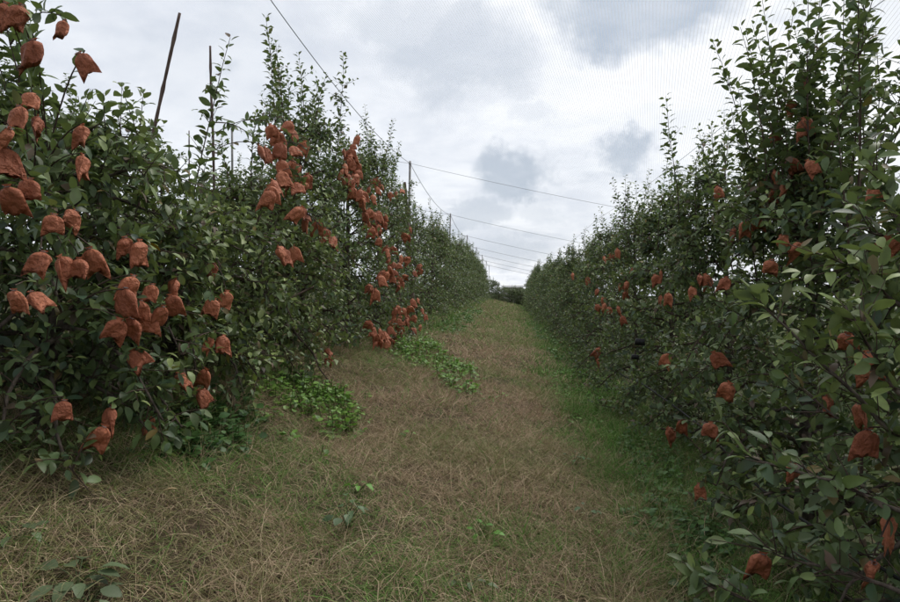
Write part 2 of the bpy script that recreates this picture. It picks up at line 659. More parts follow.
def leaves_mesh(P, A, N, S, curl, tpl):
    A = unit(A)
    B = unit(np.cross(A, N))
    N = np.cross(B, A)
    tv, tf = tpl
    x, y, z = tv[:, 0], tv[:, 1], tv[:, 2]
    zz = z[None, :] - curl[:, None] * (y ** 2)[None, :]
    yy = y[None, :] * (1 - 0.25 * np.abs(curl)[:, None] * y[None, :])
    V = P[:, None, :] + S[:, None, None] * (x[None, :, None] * B[:, None, :] + yy[:, :, None] * A[:, None, :] + zz[:, :, None] * N[:, None, :])
    F = (np.arange(len(P))[:, None, None] * len(tv) + tf[None]).reshape(-1, 3)
    return V.reshape(-1, 3), F, len(tv)


# four leaf shapes shared by all leaves that are objects of their own
LEAF_OBJ = []
for ci, cu in enumerate((0.12, 0.28, 0.42, -0.08)):
    st = (0, 0.1, 0.32, 0.55, 0.8, 1)
    tv, tf = leaf_template(st, (0.08 + 0.02 * ci, 0.22, 0.25 - 0.015 * ci, 0.16), 0.2 + 0.07 * ci)
    tv = tv.copy()
    tv[:, 2] -= cu * tv[:, 1] ** 2
    tv[:, 1] *= 1 - 0.25 * abs(cu) * tv[:, 1]
    tv[:, 0] += 0.03 * np.sin(tv[:, 1] * 4 + ci)
    LEAF_OBJ.append(fast_mesh('leaf', tv, tf, M_LEAF1))


# ------------------------------------------------------------------ fruit bags: where they hang
# (px, py, width in photo pixels, label or cluster key)
CL = {
    'A': ('red-brown paper fruit bag in the low cluster left of the leaning stake', 'bags clustered low on the near left trees'),
    'B': ('small red-brown fruit bag in the upper cluster beside the tall green shoot', 'bags clustered high in the left row'),
    'C': ('small red-brown fruit bag in the long column hanging before the wire pole', 'bags in a column down the left row'),
    'D': ('tiny dark red fruit bag in the low cluster above the bright weeds', 'bags clustered low at the far left foot'),
    'E': ('tiny red-brown fruit bag on the middle trees of the right row', 'bags scattered in the right row middle'),
    'F': ('red-brown fruit bag among the upper shoots of the tallest right tree', 'bags high in the tallest right tree'),
}
LEFT_BAGS = [
    (2, 14, 18, 'dark red fruit bag cut by the top left corner of the picture'),
    (19, 16, 26, 'red-brown fruit bag near the top left corner beside green leaves'),
    (33, 52, 36, 'large round red-brown fruit bag hanging before bright sky at far left'),
    (61, 27, 22, 'brownish fruit bag half hidden under leaves at the top left'),
    (85, 62, 18, 'brown fruit bag behind leaves, rightmost of the top left bags'),
    (31, 100, 22, 'red-brown fruit bag just below the large round one'),
    (20, 117, 22, 'red-brown fruit bag, left one of the pair beside the thick left trunk'),
    (38, 126, 22, 'red-brown fruit bag, right one of the pair beside the thick left trunk'),
    (7, 138, 22, 'dull brown fruit bag at the left picture edge above the lit pair'),
    (8, 160, 18, 'small dull brown fruit bag low in the left edge shade'),
    (29, 188, 20, 'red-brown fruit bag tucked behind the bright one at left edge'),
    (12, 199, 27, 'bright orange-brown fruit bag hanging at the left picture edge'),
    (53, 223, 24, 'orange-brown fruit bag below and right of the left edge pair'),
    (72, 218, 18, 'brown fruit bag half hidden behind its orange-brown neighbour'),
    (41, 262, 24, 'star-creased red fruit bag in the lower left foliage'),
    (66, 266, 15, 'dark red fruit bag next to the star-creased one'),
    (79, 267, 15, 'dark red fruit bag in shade between two lighter ones'),
    (93, 260, 16, 'red fruit bag with a torn top, right end of a row of four'),
    (15, 300, 26, 'folded red-brown fruit bag low at the left picture edge'),
    (37, 300, 18, 'red-brown fruit bag behind the folded one at the left edge'),
    (83, 135, 9, 'tiny red fruit bag high between the left shoots'),
    (84, 165, 9, 'tiny red fruit bag under the left shoots against green leaves'),
    (126, 245, 20, 'red fruit bag hanging above the yellow leaf'), (141, 252, 14, 'A'), (131, 286, 16, 'A'), (151, 292, 18, 'A'),
    (124, 301, 16, 'A'), (139, 309, 20, 'A'), (117, 328, 14, 'A'), (130, 327, 18, 'A'), (160, 315, 18, 'A'), (173, 304, 14, 'A'),
    (174, 288, 12, 'A'), (146, 321, 14, 'A'),
    (212, 270, 20, 'brown fruit bag alone in the middle of the left hedge'),
    (226, 299, 14, 'brown fruit bag, right one of the pair in the left hedge'),
    (212, 306, 21, 'brown fruit bag, left one of the pair in the left hedge'),
    (209, 344, 13, 'dark brown fruit bag deep in shade low in the left hedge'),
    (223, 343, 12, 'dark brown fruit bag with a ragged edge low in the left hedge'),
    (137, 358, 15, 'dull fruit bag just above the low left weeds'),
    (181, 380, 14, 'dark fruit bag hidden by leaves left of the hanging pair'),
    (204, 377, 13, 'small red fruit bag, upper of two hanging one above the other'),
    (204, 396, 14, 'small red fruit bag, lower of two hanging one above the other'),
    (64, 409, 21, 'long red-brown fruit bag hanging slanted near the left foot'),
    (110, 417, 16, 'red fruit bag, upper one of the pair touching the dry grass'),
    (100, 437, 16, 'red fruit bag, lower one of the pair touching the dry grass'),
    (149, 423, 19, 'pear-shaped red fruit bag hanging alone over the dry grass'),
    (328, 352, 8, 'tiny bright red fruit bag, upper of two at the hedge foot'),
    (329, 360, 8, 'tiny bright red fruit bag, lower of two at the hedge foot'),
]
for p in ((277, 138, 10), (293, 134, 8), (267, 154, 13), (280, 150, 10), (294, 151, 9), (304, 147, 10), (292, 167, 9), (282, 167, 9),
          (304, 188, 13), (289, 184, 9), (297, 188, 9), (275, 187, 9), (269, 198, 8), (298, 214, 9), (306, 223, 9), (318, 227, 11),
          (326, 235, 8), (285, 256, 9), (294, 253, 9), (272, 130, 8), (283, 178, 9)):
    LEFT_BAGS.append(p + ('B',))
for p in ((353, 147, 8), (355, 159, 9), (350, 162, 8), (345, 169, 8), (358, 167, 8), (352, 179, 9), (346, 180, 8), (363, 195, 10),
          (369, 191, 8), (362, 202, 8), (369, 213, 8), (367, 224, 8), (374, 223, 8), (378, 217, 8), (385, 225, 8), (379, 228, 8),
          (396, 194, 7), (377, 182, 7), (408, 237, 7), (393, 250, 7), (401, 259, 8), (394, 265, 8), (386, 276, 9), (392, 279, 9),
          (398, 285, 7), (389, 270, 8), (414, 273, 6), (369, 288, 7)):
    LEFT_BAGS.append(p + ('C',))
for p in ((413, 302, 6), (397, 309, 7), (394, 316, 7), (400, 318, 7), (393, 323, 7), (398, 327, 7), (404, 311, 7), (410, 309, 6), (422, 311, 6),
          (390, 330, 7), (376, 337, 7), (383, 335, 7), (390, 341, 7), (387, 345, 7), (373, 332, 7), (420, 332, 6), (401, 333, 6), (407, 322, 6),
          (414, 318, 6), (380, 342, 6)):
    LEFT_BAGS.append(p + ('D',))
rj = random.Random(8)
for b in list(LEFT_BAGS):
    if b[3] in ('C', 'D') or (b[3] == 'B' and rj.random() < 0.5):
        LEFT_BAGS.append((b[0] + rj.choice((-1, 1)) * rj.uniform(3, 7), b[1] + rj.uniform(-8, 9), b[2] * rj.uniform(0.8, 1.0), b[3]))
for b in [b for b in LEFT_BAGS if b[3] == 'C'][:28]:
    LEFT_BAGS.append((b[0] + rj.uniform(-7, 7), b[1] + rj.uniform(-10, 14), b[2] * rj.uniform(0.8, 1.0), 'C'))
RIGHT_BAGS = [
    (707, 280, 11, 'red-brown fruit bag, left one of the pair by the pale young leaves'),
    (725, 283, 12, 'red-brown fruit bag, right one of the pair by the pale young leaves'),
    (734, 234, 12, 'torn red fruit bag, left end of the group under the sky gap'),
    (744, 228, 12, 'red fruit bag in the middle of the group under the sky gap'),
    (758, 222, 14, 'brown fruit bag, right end of the group under the sky gap'),
    (771, 196, 14, 'orange-brown fruit bag beside the bright sky gap'),
    (763, 176, 12, 'dark red fruit bag above the bright sky gap, left of two'),
    (776, 177, 12, 'dark red fruit bag above the bright sky gap, right of two'),
    (811, 167, 14, 'yellow-brown fruit bag behind leaves below the tall shoots'),
    (770, 266, 17, 'crumpled dark red fruit bag left of the big pale leaves'),
    (784, 241, 14, 'dark fruit bag in shade right of the sky gap group'),
    (796, 249, 12, 'dark fruit bag in shade above the big pale leaves'),
    (877, 192, 25, 'bright orange-brown fruit bag hanging high near the right edge'),
    (892, 243, 28, 'big orange-brown fruit bag cut by the right picture edge'),
    (846, 342, 22, 'leaf-shaped crumpled fruit bag in the middle of the near right tree'),
    (868, 364, 11, 'small dull fruit bag below the leaf-shaped one'),
    (826, 405, 27, 'wide red-brown fruit bag lying under a thin branch at right'),
    (861, 413, 22, 'red-brown fruit bag right of the wide one, partly behind leaves'),
    (868, 442, 24, 'dark red fruit bag in deep shade below two lighter ones'),
    (794, 470, 19, 'pale red fruit bag behind the round green leaves at lower right'),
    (700, 490, 17, 'long red fruit bag hanging over the green strip at the hedge foot'),
    (761, 564, 33, 'big square orange-brown fruit bag nearest the ground at bottom right'),
    (873, 572, 19, 'crumpled orange fruit bag in the bottom right corner'),
    (888, 530, 15, 'dark fruit bag in shade above the bottom right corner'),
    (666, 359, 9, 'small round orange fruit bag right of the black bag'),
    (717, 359, 9, 'small orange fruit bag in the shade centre of the right hedge'),
    (727, 390, 9, 'small dull fruit bag under a twig in the right hedge shade'),
    (682, 426, 12, 'small red fruit bag, upper of two under the black drip hose'),
    (670, 434, 11, 'small red fruit bag, lower of two under the black drip hose'),
    (710, 429, 11, 'dull brown fruit bag in the dark lower right hedge'),
    (597, 352, 9, 'small red fruit bag, upper of two above the bright green grass'),
    (598, 362, 8, 'small red fruit bag, lower of two above the bright green grass'),
]
for p in ((618, 253, 9), (611, 257, 8), (604, 259, 7), (627, 285, 8), (621, 286, 8), (604, 300, 8), (604, 307, 9), (609, 310, 8), (661, 275, 9),
          (656, 279, 9), (669, 298, 9), (692, 292, 9), (660, 299, 8), (699, 279, 8), (718, 192, 10)):
    RIGHT_BAGS.append(p + ('E',))
for _ in range(9):
    xx = rj.uniform(570, 645)
    RIGHT_BAGS.append((xx, rj.uniform(288 - (xx - 508) * 0.35, 288 + (xx - 508) * 0.35), rj.uniform(7, 9), 'E'))
for p in ((806, 86, 13), (792, 107, 9), (806, 126, 9), (792, 165, 10), (774, 138, 10), (783, 190, 10)):
    RIGHT_BAGS.append(p + ('F',))

LEFT_Y = [3.42, 4.75, 6.3, 8.0, 10.1, 12.5, 15.0, 17.7, 20.2, 22.8]
RIGHT_Y = [1.25, 3.2, 5.0, 7.2, 9.3, 11.5, 14.0, 16.6, 19.2, 21.8]


def reach(side, h, Hb):
    """how far the foliage stands out from the row line towards the alley at height h above ground"""
    if side < 0:
        a = np.interp(h, [0.0, 0.5, 1.2, 2.0, 2.6, 3.4], [0.66, 0.80, 0.72, 0.56, 0.36, 0.12])
    else:
        a = np.interp(h, [0.0, 0.5, 1.2, 2.0, 2.6, 3.4], [0.90, 1.00, 0.92, 0.68, 0.40, 0.12])
    return a


def bag_point(side, px, py, inset=0.04):
    d = pxdir(px, py)
    X = LX if side < 0 else RX
    h = 1.2
    for _ in range(12):
        xp = X - side * (reach(side, h, 2.4) - inset)
        t = xp / d[0]
        p = np.array([0, 0, EYE]) + d * t
        h = 0.5 * h + 0.5 * float(np.clip(p[2] - ground_z(X, p[1]), 0.0, 3.6))
    return p


BJ = random.Random(77)
BAGS = []           # dicts: p, w(m), label, group, side, tree index
for side, lst, tys in ((-1, LEFT_BAGS, LEFT_Y), (1, RIGHT_BAGS, RIGHT_Y)):
    for px, py, w, lab in lst:
        p = bag_point(side, px, py, (BJ.uniform(-0.04, 0.05) if lab in CL else BJ.uniform(0.0, 0.13)) if side < 0 else (BJ.uniform(-0.08, 0.0) if w >= 19 else BJ.uniform(0.0, 0.12)))
        depth = project(p)[2]
        wm = float(np.clip(w * depth / FPX, 0.135 if side < 0 and lab in CL and lab != 'A' else 0.108, 0.175))
        p[2] = max(p[2], ground_z(p[0], p[1]) + 0.11)
        ti = int(np.argmin(np.abs(np.array(tys) - p[1])))
        BAGS.append(dict(p=p, w=wm, label=lab, side=side, ti=ti, px=w, depth=depth))


# ------------------------------------------------------------------ apple trees
def tree_skeleton(rg, base, side, Hb, top, nshoot, n_limb=24, n_twig=12, rl=1.0, row=1.0, shoot_lean=(0.0, 0.0), leafgap=0.030, ls=1.0, young=0.15):
    """trunk, limbs, twigs and leaf data of one apple tree, world coordinates"""
    base = np.asarray(base, dtype=float)
    out = dict(limbs=[], twigs=[])
    LP, LA, LN, LS, LC, LT = [], [], [], [], [], []
    lean = rg.normal(0, 0.05, 2)
    th = np.linspace(0, 1, 9)
    wob = np.cumsum(rg.normal(0, 0.018, (9, 2)), axis=0)
    T = np.stack([base[0] + lean[0] * th + wob[:, 0], base[1] + lean[1] * th + wob[:, 1], base[2] - 0.05 + (Hb + 0.05) * th], -1)
    out['trunk'] = (T, np.interp(th, [0, 0.06, 0.5, 1], [0.062, 0.05, 0.035, 0.012]))

    def trunk_at(h):
        f = np.clip(h / Hb, 0, 1) * 8
        i = min(int(f), 7)
        return T[i] * (1 - (f - i)) + T[i + 1] * (f - i)

    def add_leaves(path, gap, s0, s1, start=0.0, up=0.0, young=0.0):
        seg = np.linalg.norm(np.diff(path, axis=0), axis=1)
        L = seg.sum()
        n = max(2, int(L * (1 - start) / gap))
        f = np.linspace(start, 1.0, n) * L
        cs = np.concatenate([[0], np.cumsum(seg)])
        pos = np.stack([np.interp(f, cs, path[:, k]) for k in range(3)], -1)
        tan = unit(np.stack([np.interp(f, cs, np.gradient(path[:, k], cs)) for k in range(3)], -1))
        ph = rg.uniform(0, 6.28) + np.arange(n) * 2.4 + rg.normal(0, 0.25, n)
        ref = unit(np.cross(tan, np.array([0.3, 0.2, 1.0]) if abs(tan[0][2]) < 0.9 else np.array([1.0, 0.1, 0.0])))
        b2 = np.cross(tan, ref)
        rad = ref * np.cos(ph)[:, None] + b2 * np.sin(ph)[:, None]
        ax = unit(tan * rg.uniform(0.35, 0.9, n)[:, None] + rad * rg.uniform(0.7, 1.1, n)[:, None] + np.array([0, 0, 1]) * (rg.normal(-0.12, 0.28, n) + up)[:, None])
        nm = unit(np.array([0, 0, 1.0]) + rg.normal(0, 0.45, (n, 3)) + tan * 0.25)
        tipf = np.linspace(0, 1, n)
        sz = rg.uniform(s0, s1, n) * np.where(tipf > 0.85, 0.72, 1.0)
        LP.append(pos + rad * 0.012)
        LA.append(ax)
        LN.append(nm)
        LS.append(sz)
        LC.append(rg.uniform(0.0, 0.62, n))
        LT.append(np.clip(young + 0.5 * (tipf > 0.8) + rg.normal(0, 0.25, n), 0, 1))

    # limbs
    ga = rg.uniform(0, 6.28)
    for i in range(n_limb):
        h = 0.22 + (Hb - 0.27) * ((i + rg.uniform(0, 0.9)) / n_limb) ** 1.15
        az = ga + i * 2.39996 + rg.normal(0, 0.2)
        o = np.array([math.cos(az), math.sin(az)])
        toward = -side * o[0]                                # 1 = straight into the alley
        ra = reach(side, h, Hb) * rl
        rr = np.interp(h, [0, 1.2, Hb], [1.15, 1.05, 0.5]) * row
        rch = ra * max(toward, 0) ** 1.3 + rr * o[1] ** 2 + (0.75 * np.interp(h, [0, 1.5, Hb], [1, 0.9, 0.45])) * max(-toward, 0) ** 2
        rch *= rg.uniform(0.78, 1.05)
        st = trunk_at(h)
        rise = rg.uniform(0.05, 0.55) * rch
        droop = rg.uniform(0.35, 1.0) * rch * (1.25 if h < 0.9 else 0.8)
        t = np.linspace(0, 1, 8)
        w = np.cumsum(rg.normal(0, 0.018, (8, 3)), axis=0)
        w[0] = 0
        P = st[None] + np.stack([o[0] * rch * t, o[1] * rch * t, rise * t * 1.6 - droop * t ** 2.2], -1) + w
        P[:, 2] = np.maximum(P[:, 2], ground_z(P[:, 0], P[:, 1]) + 0.12)
        out['limbs'].append((P, np.linspace(0.019, 0.0045, 8) * (1.15 - 0.4 * h / Hb)))
        for j in range(n_twig):
            f = 0.16 + 0.84 * (j + rg.uniform(0, 1)) / n_twig
            k = f * 7
            a = min(int(k), 6)
            s = P[a] * (1 - (k - a)) + P[a + 1] * (k - a)
            dirn = unit(unit(P[a + 1] - P[a]) * 0.6 + rg.normal(0, 0.75, 3) + np.array([0, 0, 0.35]))
            ln = rg.uniform(0.13, 0.36) * (1.0 if f < 0.75 else 0.8)
            tt = np.linspace(0, 1, 5)[:, None]
            Q = s + dirn * ln * tt + np.array([0, 0, 0.10]) * ln * tt ** 2 * rg.uniform(-2.5, 2.5)
            out['twigs'].append((Q, np.linspace(0.0035, 0.0012, 5)))
            add_leaves(Q, leafgap * rg.uniform(0.8, 1.25), 0.048 * ls, 0.096 * ls, 0.12, 0.0, young + 0.35 * (h / Hb) * rg.random())
    # upright water shoots that rise above the dense body
    H0 = Hb * 0.62
    for i in range(nshoot):
        f = rg.random()
        st = trunk_at(H0 + (Hb - H0) * rg.uniform(0.2, 1.0))
        off = rg.normal(0, 1, 2) * np.array([0.20, 0.36])
        tp = top * (1.0 if i == 0 else rg.uniform(0.70, 0.97) * (0.86 if nshoot < 8 else 1.0))
        zt = base[2] + tp
        st = st + np.array([off[0], off[1], -0.05])
        ln = max(zt - st[2], 0.35)
        dr = np.array([off[0] * 0.3 + rg.normal(0, 0.09) + shoot_lean[0], off[1] * 0.3 + rg.normal(0, 0.11) + shoot_lean[1], 1.0])
        t = np.linspace(0, 1, 9)[:, None]
        bend = np.array([rg.normal(0, 0.07), rg.normal(0, 0.09), 0]) * ln
        Q = st + dr * ln * t + bend * t ** 2 + np.cumsum(rg.normal(0, 0.006, (9, 3)), axis=0)
        out['twigs'].append((Q, np.linspace(0.0075, 0.0018, 9)))
        add_leaves(Q, 0.022, 0.066 * ls, 0.106 * ls, 0.10, 0.10, 0.1)
        # short side spurs on the lower half of a shoot
        for j in range(int(ln * 9)):
            g = rg.uniform(0.03, 0.85) ** 1.1
            a = min(int(g * 8), 7)
            s = Q[a]
            dirn = unit(np.array([rg.normal(0, 1), rg.normal(0, 1), 0.9]))
            l2 = rg.uniform(0.06, 0.20)
            U = s + dirn * l2 * np.linspace(0, 1, 4)[:, None]
            out['twigs'].append((U, np.linspace(0.003, 0.0012, 4)))
            add_leaves(U, 0.026, 0.055 * ls, 0.090 * ls, 0.15, 0.05, 0.1)
    out['leaf'] = [np.concatenate(v) for v in (LP, LA, LN, LS, LC, LT)]
    return out


def leaf_tint(rg, T, h):
    n = len(T)
    dark = np.array([0.032, 0.066, 0.044])
    midc = np.array([0.108, 0.172, 0.056])
    young = np.array([0.215, 0.275, 0.082])
    r = rg.random(n)[:, None]
    c = dark * (1 - r) + midc * r
    y = (T ** 2)[:, None]
    c = c * (1 - y) + young * y
    red = rg.random(n) < 0.03
    c[red] = np.array([0.17, 0.12, 0.04]) * rg.uniform(0.6, 1.2, (red.sum(), 1))
    dusk = rg.random(n) < 0.05
    c[dusk] = np.array([0.12, 0.075, 0.055]) * rg.uniform(0.7, 1.2, (dusk.sum(), 1))
    return c * rg.uniform(0.6, 1.5, (n, 1))


def emit_tree(name, label, group, rg, base, side, sk, tpl, bags=(), n_leaf_obj=0, split_limbs=False, twig_k=3, clear=()):
    base = np.asarray(base, dtype=float)
    root = bpy.data.objects.new(name, None)
    root.empty_display_size = 0.2
    root.location = base
    COL.objects.link(root)
    tag(root, label, 'tree', group)
    tb = Tubes()
    tb.add(*sk['trunk'], k=8)
    link('trunk', tb.mesh('trunk', M_BARK, base), root)
    # the twig each bag hangs from grows out of the nearest limb
    limbpts = np.concatenate([l[0][2:] for l in sk['limbs']] + [sk['trunk'][0][3:]] + [q[0] for q in sk['twigs'] if len(q[0]) == 9])
    P, A, N, S, C, T = sk['leaf']
    extra = []
    for b in bags:
        topp = b['p'] + np.array([0, 0, b['w'] * 0.50])
        i = np.argmin(np.linalg.norm((limbpts - topp) * np.array([1, 1, 1.4]) + np.array([0, 0, 0.05]), axis=1))
        s = limbpts[i]
        t = np.linspace(0, 1, 7)[:, None]
        Q = s * (1 - t) + topp * t + np.array([0, 0, 0.12]) * np.sin(t * math.pi) * min(1.0, np.linalg.norm(topp - s))
        extra.append((Q, np.linspace(0.005, 0.0028, 7)))
        nl = int(4 + 22 * np.linalg.norm(topp - s))
        f = rg.uniform(0.1, 0.98, nl) * 6
        pos = np.stack([np.interp(f, np.arange(7), Q[:, k]) for k in range(3)], -1)
        P = np.concatenate([P, pos])
        A = np.concatenate([A, unit(rg.normal(0, 0.8, (nl, 3)) + unit(topp - s) * 0.4)])
        N = np.concatenate([N, unit(np.array([0, 0, 1.0]) + rg.normal(0, 0.4, (nl, 3)))])
        S = np.concatenate([S, rg.uniform(0.055, 0.09, nl)])
        C = np.concatenate([C, rg.uniform(0, 0.5, nl)])
        T = np.concatenate([T, rg.uniform(0, 0.6, nl)])
    if split_limbs:
        for l in sk['limbs']:
            tb = Tubes()
            tb.add(l[0], l[1], k=6)
            link('limb', tb.mesh('limb', M_BARK, base), root)
    tb = Tubes()
    if not split_limbs:
        for l in sk['limbs']:
            tb.add(l[0], l[1], k=4)
    for q in sk['twigs'] + extra:
        tb.add(q[0], q[1], k=twig_k, cap=False)
    o = link('twigs' if split_limbs else 'branches', tb.mesh('twigs', M_TWIG, base), root)
    tag(o, kind='stuff')
    # leaves: none below the grass or where a bag hangs
    keep = P[:, 2] > ground_z(P[:, 0], P[:, 1]) + 0.05
    Pc = P + A * (S * 0.5)[:, None]
    for b in list(bags) + list(clear):
        w = unit(np.array([-side, -0.8, 0.1]))
        c0 = b['p']
        v = Pc - c0
        s = np.clip(v @ w, 0, 0.15 if b['px'] < 18 or side < 0 else 0.28)
        d = np.linalg.norm(v - s[:, None] * w, axis=1)
        lim = b['w'] * (0.46 if b['px'] > 12 else 0.66)
        keep &= ~((d < lim) & (rg.random(len(d)) < (0.92 if b['px'] >= 19 and side > 0 else 0.64 if b['px'] > 12 else 0.9 if side < 0 else 0.5)))
    P, A, N, S, C, T = [v[keep] for v in (P, A, N, S, C, T)]
    tint = leaf_tint(rg, T, P[:, 2] - base[2])
    if n_leaf_obj:
        px, py, dp = project(P)
        ok = (px > -15) & (px < 915) & (py > -15) & (py < 617) & (dp > 0.4)
        order = np.where(ok, dp / S, 1e9)
        idx = np.argsort(order)[:n_leaf_obj]
        idx = idx[ok[idx]]
        for q, i in enumerate(idx):
            a = unit(A[i])
            bx = unit(np.cross(a, N[i]))
            nn = np.cross(bx, a)
            m = Matrix(((bx[0], a[0], nn[0], 0), (bx[1], a[1], nn[1], 0), (bx[2], a[2], nn[2], 0), (0, 0, 0, 1)))
            lo = bpy.data.objects.new('leaf', LEAF_OBJ[q % 4])
            COL.objects.link(lo)
            lo.parent = root
            lo.color = tuple(tint[i]) + (1.0,)
            lo.matrix_local = Matrix.Translation(Vector(P[i] - base)) @ m @ Matrix.Scale(float(S[i]), 4)
        rest = np.ones(len(P), bool)
        rest[idx] = False
        P, A, N, S, C, T, tint = [v[rest] for v in (P, A, N, S, C, T, tint)]
    V, F, nv = leaves_mesh(P, A, N, S, C, tpl)
    o = link('crown', fast_mesh('crown', V - base, F, M_LEAF, True, np.repeat(tint, nv, axis=0)), root)
    tag(o, kind='stuff')
    return root


ORD = ['first', 'second', 'third', 'fourth', 'fifth', 'sixth', 'seventh', 'eighth', 'ninth', 'tenth', 'eleventh']
# y, body height, top of shoots, number of shoots
LEFT_SPEC = [(1.65, 3.2, 4), (1.3, 2.55, 6), (1.85, 3.55, 6), (2.85, 3.85, 14), (2.75, 3.45, 10), (3.2, 4.15, 14), (3.0, 3.9, 12),
             (2.65, 3.4, 8), (2.8, 3.7, 9), (2.75, 3.5, 8)]
RIGHT_SPEC = [(2.0, 2.5, 7), (2.1, 3.3, 8), (2.65, 4.1, 44), (3.0, 3.9, 20), (3.1, 3.9, 16), (3.0, 3.8, 10), (2.95, 3.75, 9),
              (2.95, 3.65, 8), (2.9, 3.6, 8), (2.9, 3.6, 8)]
LEFT_LAB = ['leafy apple tree at the left picture edge hung with large paper bags',
            'low bushy apple tree around the leaning stake in the left row',
            'apple tree with one tall bare-stemmed shoot beside the upright stake, left row',
            'apple tree with a high cluster of red-brown bags, left row',
            'rounded apple tree between the two bag-laden ones in the left row',
            'tall apple tree with a column of red bags before the wire pole',
            'apple tree just in front of the nearest wire pole, left row']
RIGHT_LAB = ['nearest apple tree in the bottom right corner with big leaves',
             'near right apple tree reaching pale young leaves into the alley',
             'tallest right apple tree with a dense sheaf of shoots against the sky',
             'right row apple tree with shoots left of the tall sheaf',
             'right row apple tree behind the black bag, with dark loose shoots']


# single boughs of the near right trees that lean out over the alley: photo pixel and distance along each
FRONT = {
    0: [(1.0, [(905, 520, 2.2), (840, 482, 2.25), (780, 470, 2.35), (738, 452, 2.45)], 0.35),
        (0.6, [(900, 592, 2.15), (820, 566, 2.25), (752, 548, 2.4)], 0.2),
        (1.2, [(905, 400, 2.05), (872, 345, 2.1), (846, 300, 2.2)], 0.75),
        (0.45, [(830, 640, 2.2), (740, 600, 2.4), (688, 574, 2.5)], 0.3)],
    1: [(1.3, [(905, 450, 2.3), (850, 392, 2.3), (798, 345, 2.35), (742, 292, 2.4)], 0.8),
        (1.6, [(905, 315, 2.3), (862, 275, 2.35), (812, 258, 2.45)], 0.85),
        (1.7, [(905, 240, 2.5), (885, 200, 2.6), (862, 150, 2.7)], 0.6),
        (0.9, [(905, 470, 2.5), (850, 440, 2.6), (800, 400, 2.7)], 0.3)],
}


def front_branches(rg, sk, specs):
    T = sk['trunk'][0]
    cols = [[v] for v in sk['leaf']]
    for h, pts, young in specs:
        i = int(np.argmin(np.abs(T[:, 2] - (T[1, 2] + h))))
        key = [T[i]]
        for px, py, dp in pts:
            q = CAMROT @ np.array([(px - 450) / FPX * dp, -(py - 301) / FPX * dp, -dp]) + np.array([0, 0, EYE])
            q[2] = max(q[2], float(ground_z(q[0], q[1])) + 0.10)
            key.append(q)
        key = np.array(key)
        u = np.linspace(0, len(key) - 1, 22)
        P = np.stack([np.interp(u, np.arange(len(key)), key[:, k]) for k in range(3)], -1)
        for _ in range(2):
            P[1:-1] = 0.25 * P[:-2] + 0.5 * P[1:-1] + 0.25 * P[2:]
        P += np.cumsum(rg.normal(0, 0.003, P.shape), axis=0)
        sk['limbs'].append((P, np.linspace(0.012, 0.0025, 22)))
        sub = [P[5:]]
        for j in range(6, 20):
            for _ in range(1 + (j % 3 == 0)):
                d = unit(unit(P[j + 1] - P[j]) * 0.8 + rg.normal(0, 0.6, 3) + np.array([0, 0, 0.25]))
                Q = P[j] + d * rg.uniform(0.06, 0.20) * np.linspace(0, 1, 4)[:, None]
                sk['twigs'].append((Q, np.linspace(0.003, 0.0012, 4)))
                sub.append(Q)
        for Q in sub:
            L = np.linalg.norm(np.diff(Q, axis=0), axis=1).sum()
            n = max(3, int(L / 0.045))
            f = np.linspace(0.1, 1, n) * (len(Q) - 1)
            pos = np.stack([np.interp(f, np.arange(len(Q)), Q[:, k]) for k in range(3)], -1)
            tan = unit(Q[-1] - Q[0])
            ax = unit(tan * 0.7 + rg.normal(0, 0.7, (n, 3)) + np.array([0, 0, 0.05]))
            for c, v in zip(cols, (pos, ax, unit(np.array([0, 0, 1.0]) + rg.normal(0, 0.4, (n, 3))), rg.uniform(0.055, 0.095, n),
                                   rg.uniform(0, 0.5, n), np.clip(young + rg.normal(0, 0.2, n), 0, 1))):
                c.append(v)
    sk['leaf'] = [np.concatenate(c) for c in cols]


def build_rows():
    for side, X, ys, spec, labs, word in ((-1, LX, LEFT_Y, LEFT_SPEC, LEFT_LAB, 'left'), (1, RX, RIGHT_Y, RIGHT_SPEC, RIGHT_LAB, 'right')):
        for i, y in enumerate(ys):
            rg = np.random.default_rng(100 + i + (50 if side > 0 else 0))
            Hb, top, ns = spec[i]
            x = X + rg.normal(0, 0.05)
            base = (x, y, float(ground_z(x, y)))
            near = y < 5.4
            mid = y < 11
            fine = y < 5.4
            sk = tree_skeleton(rg, base, side, Hb, top, ns, n_limb=44 if mid else 38, n_twig=(21 if mid else 19) + (7 if side > 0 and y > 6 else 0),
                               leafgap=0.024 if mid else 0.028, ls=1.04 if near else 1.0,
                               young=0.5 if (side < 0 and i in (1, 2)) else 0.18, row=0.8 if (side < 0 and i == 0) else 1.0,
                               rl=0.84 if (side > 0 and y < 6) else 1.0)
            if side > 0 and i in FRONT:
                front_branches(rg, sk, FRONT[i])
            lab = labs[i] if i < len(labs) else '%s apple tree from the camera in the %s row' % (ORD[i], word)
            bags = [b for b in BAGS if b['side'] == side and b['ti'] == i]
            clear = [b for b in BAGS if b['side'] == side and abs(b['p'][1] - y) < 2.6 and b['ti'] != i]
            emit_tree('apple_tree', lab, 'apple trees of the %s row' % word, rg, base, side, sk,
                      TPL_FINE if fine else TPL_MID, bags, 300 if near else 0, near, 4 if near else 3, clear)


build_rows()


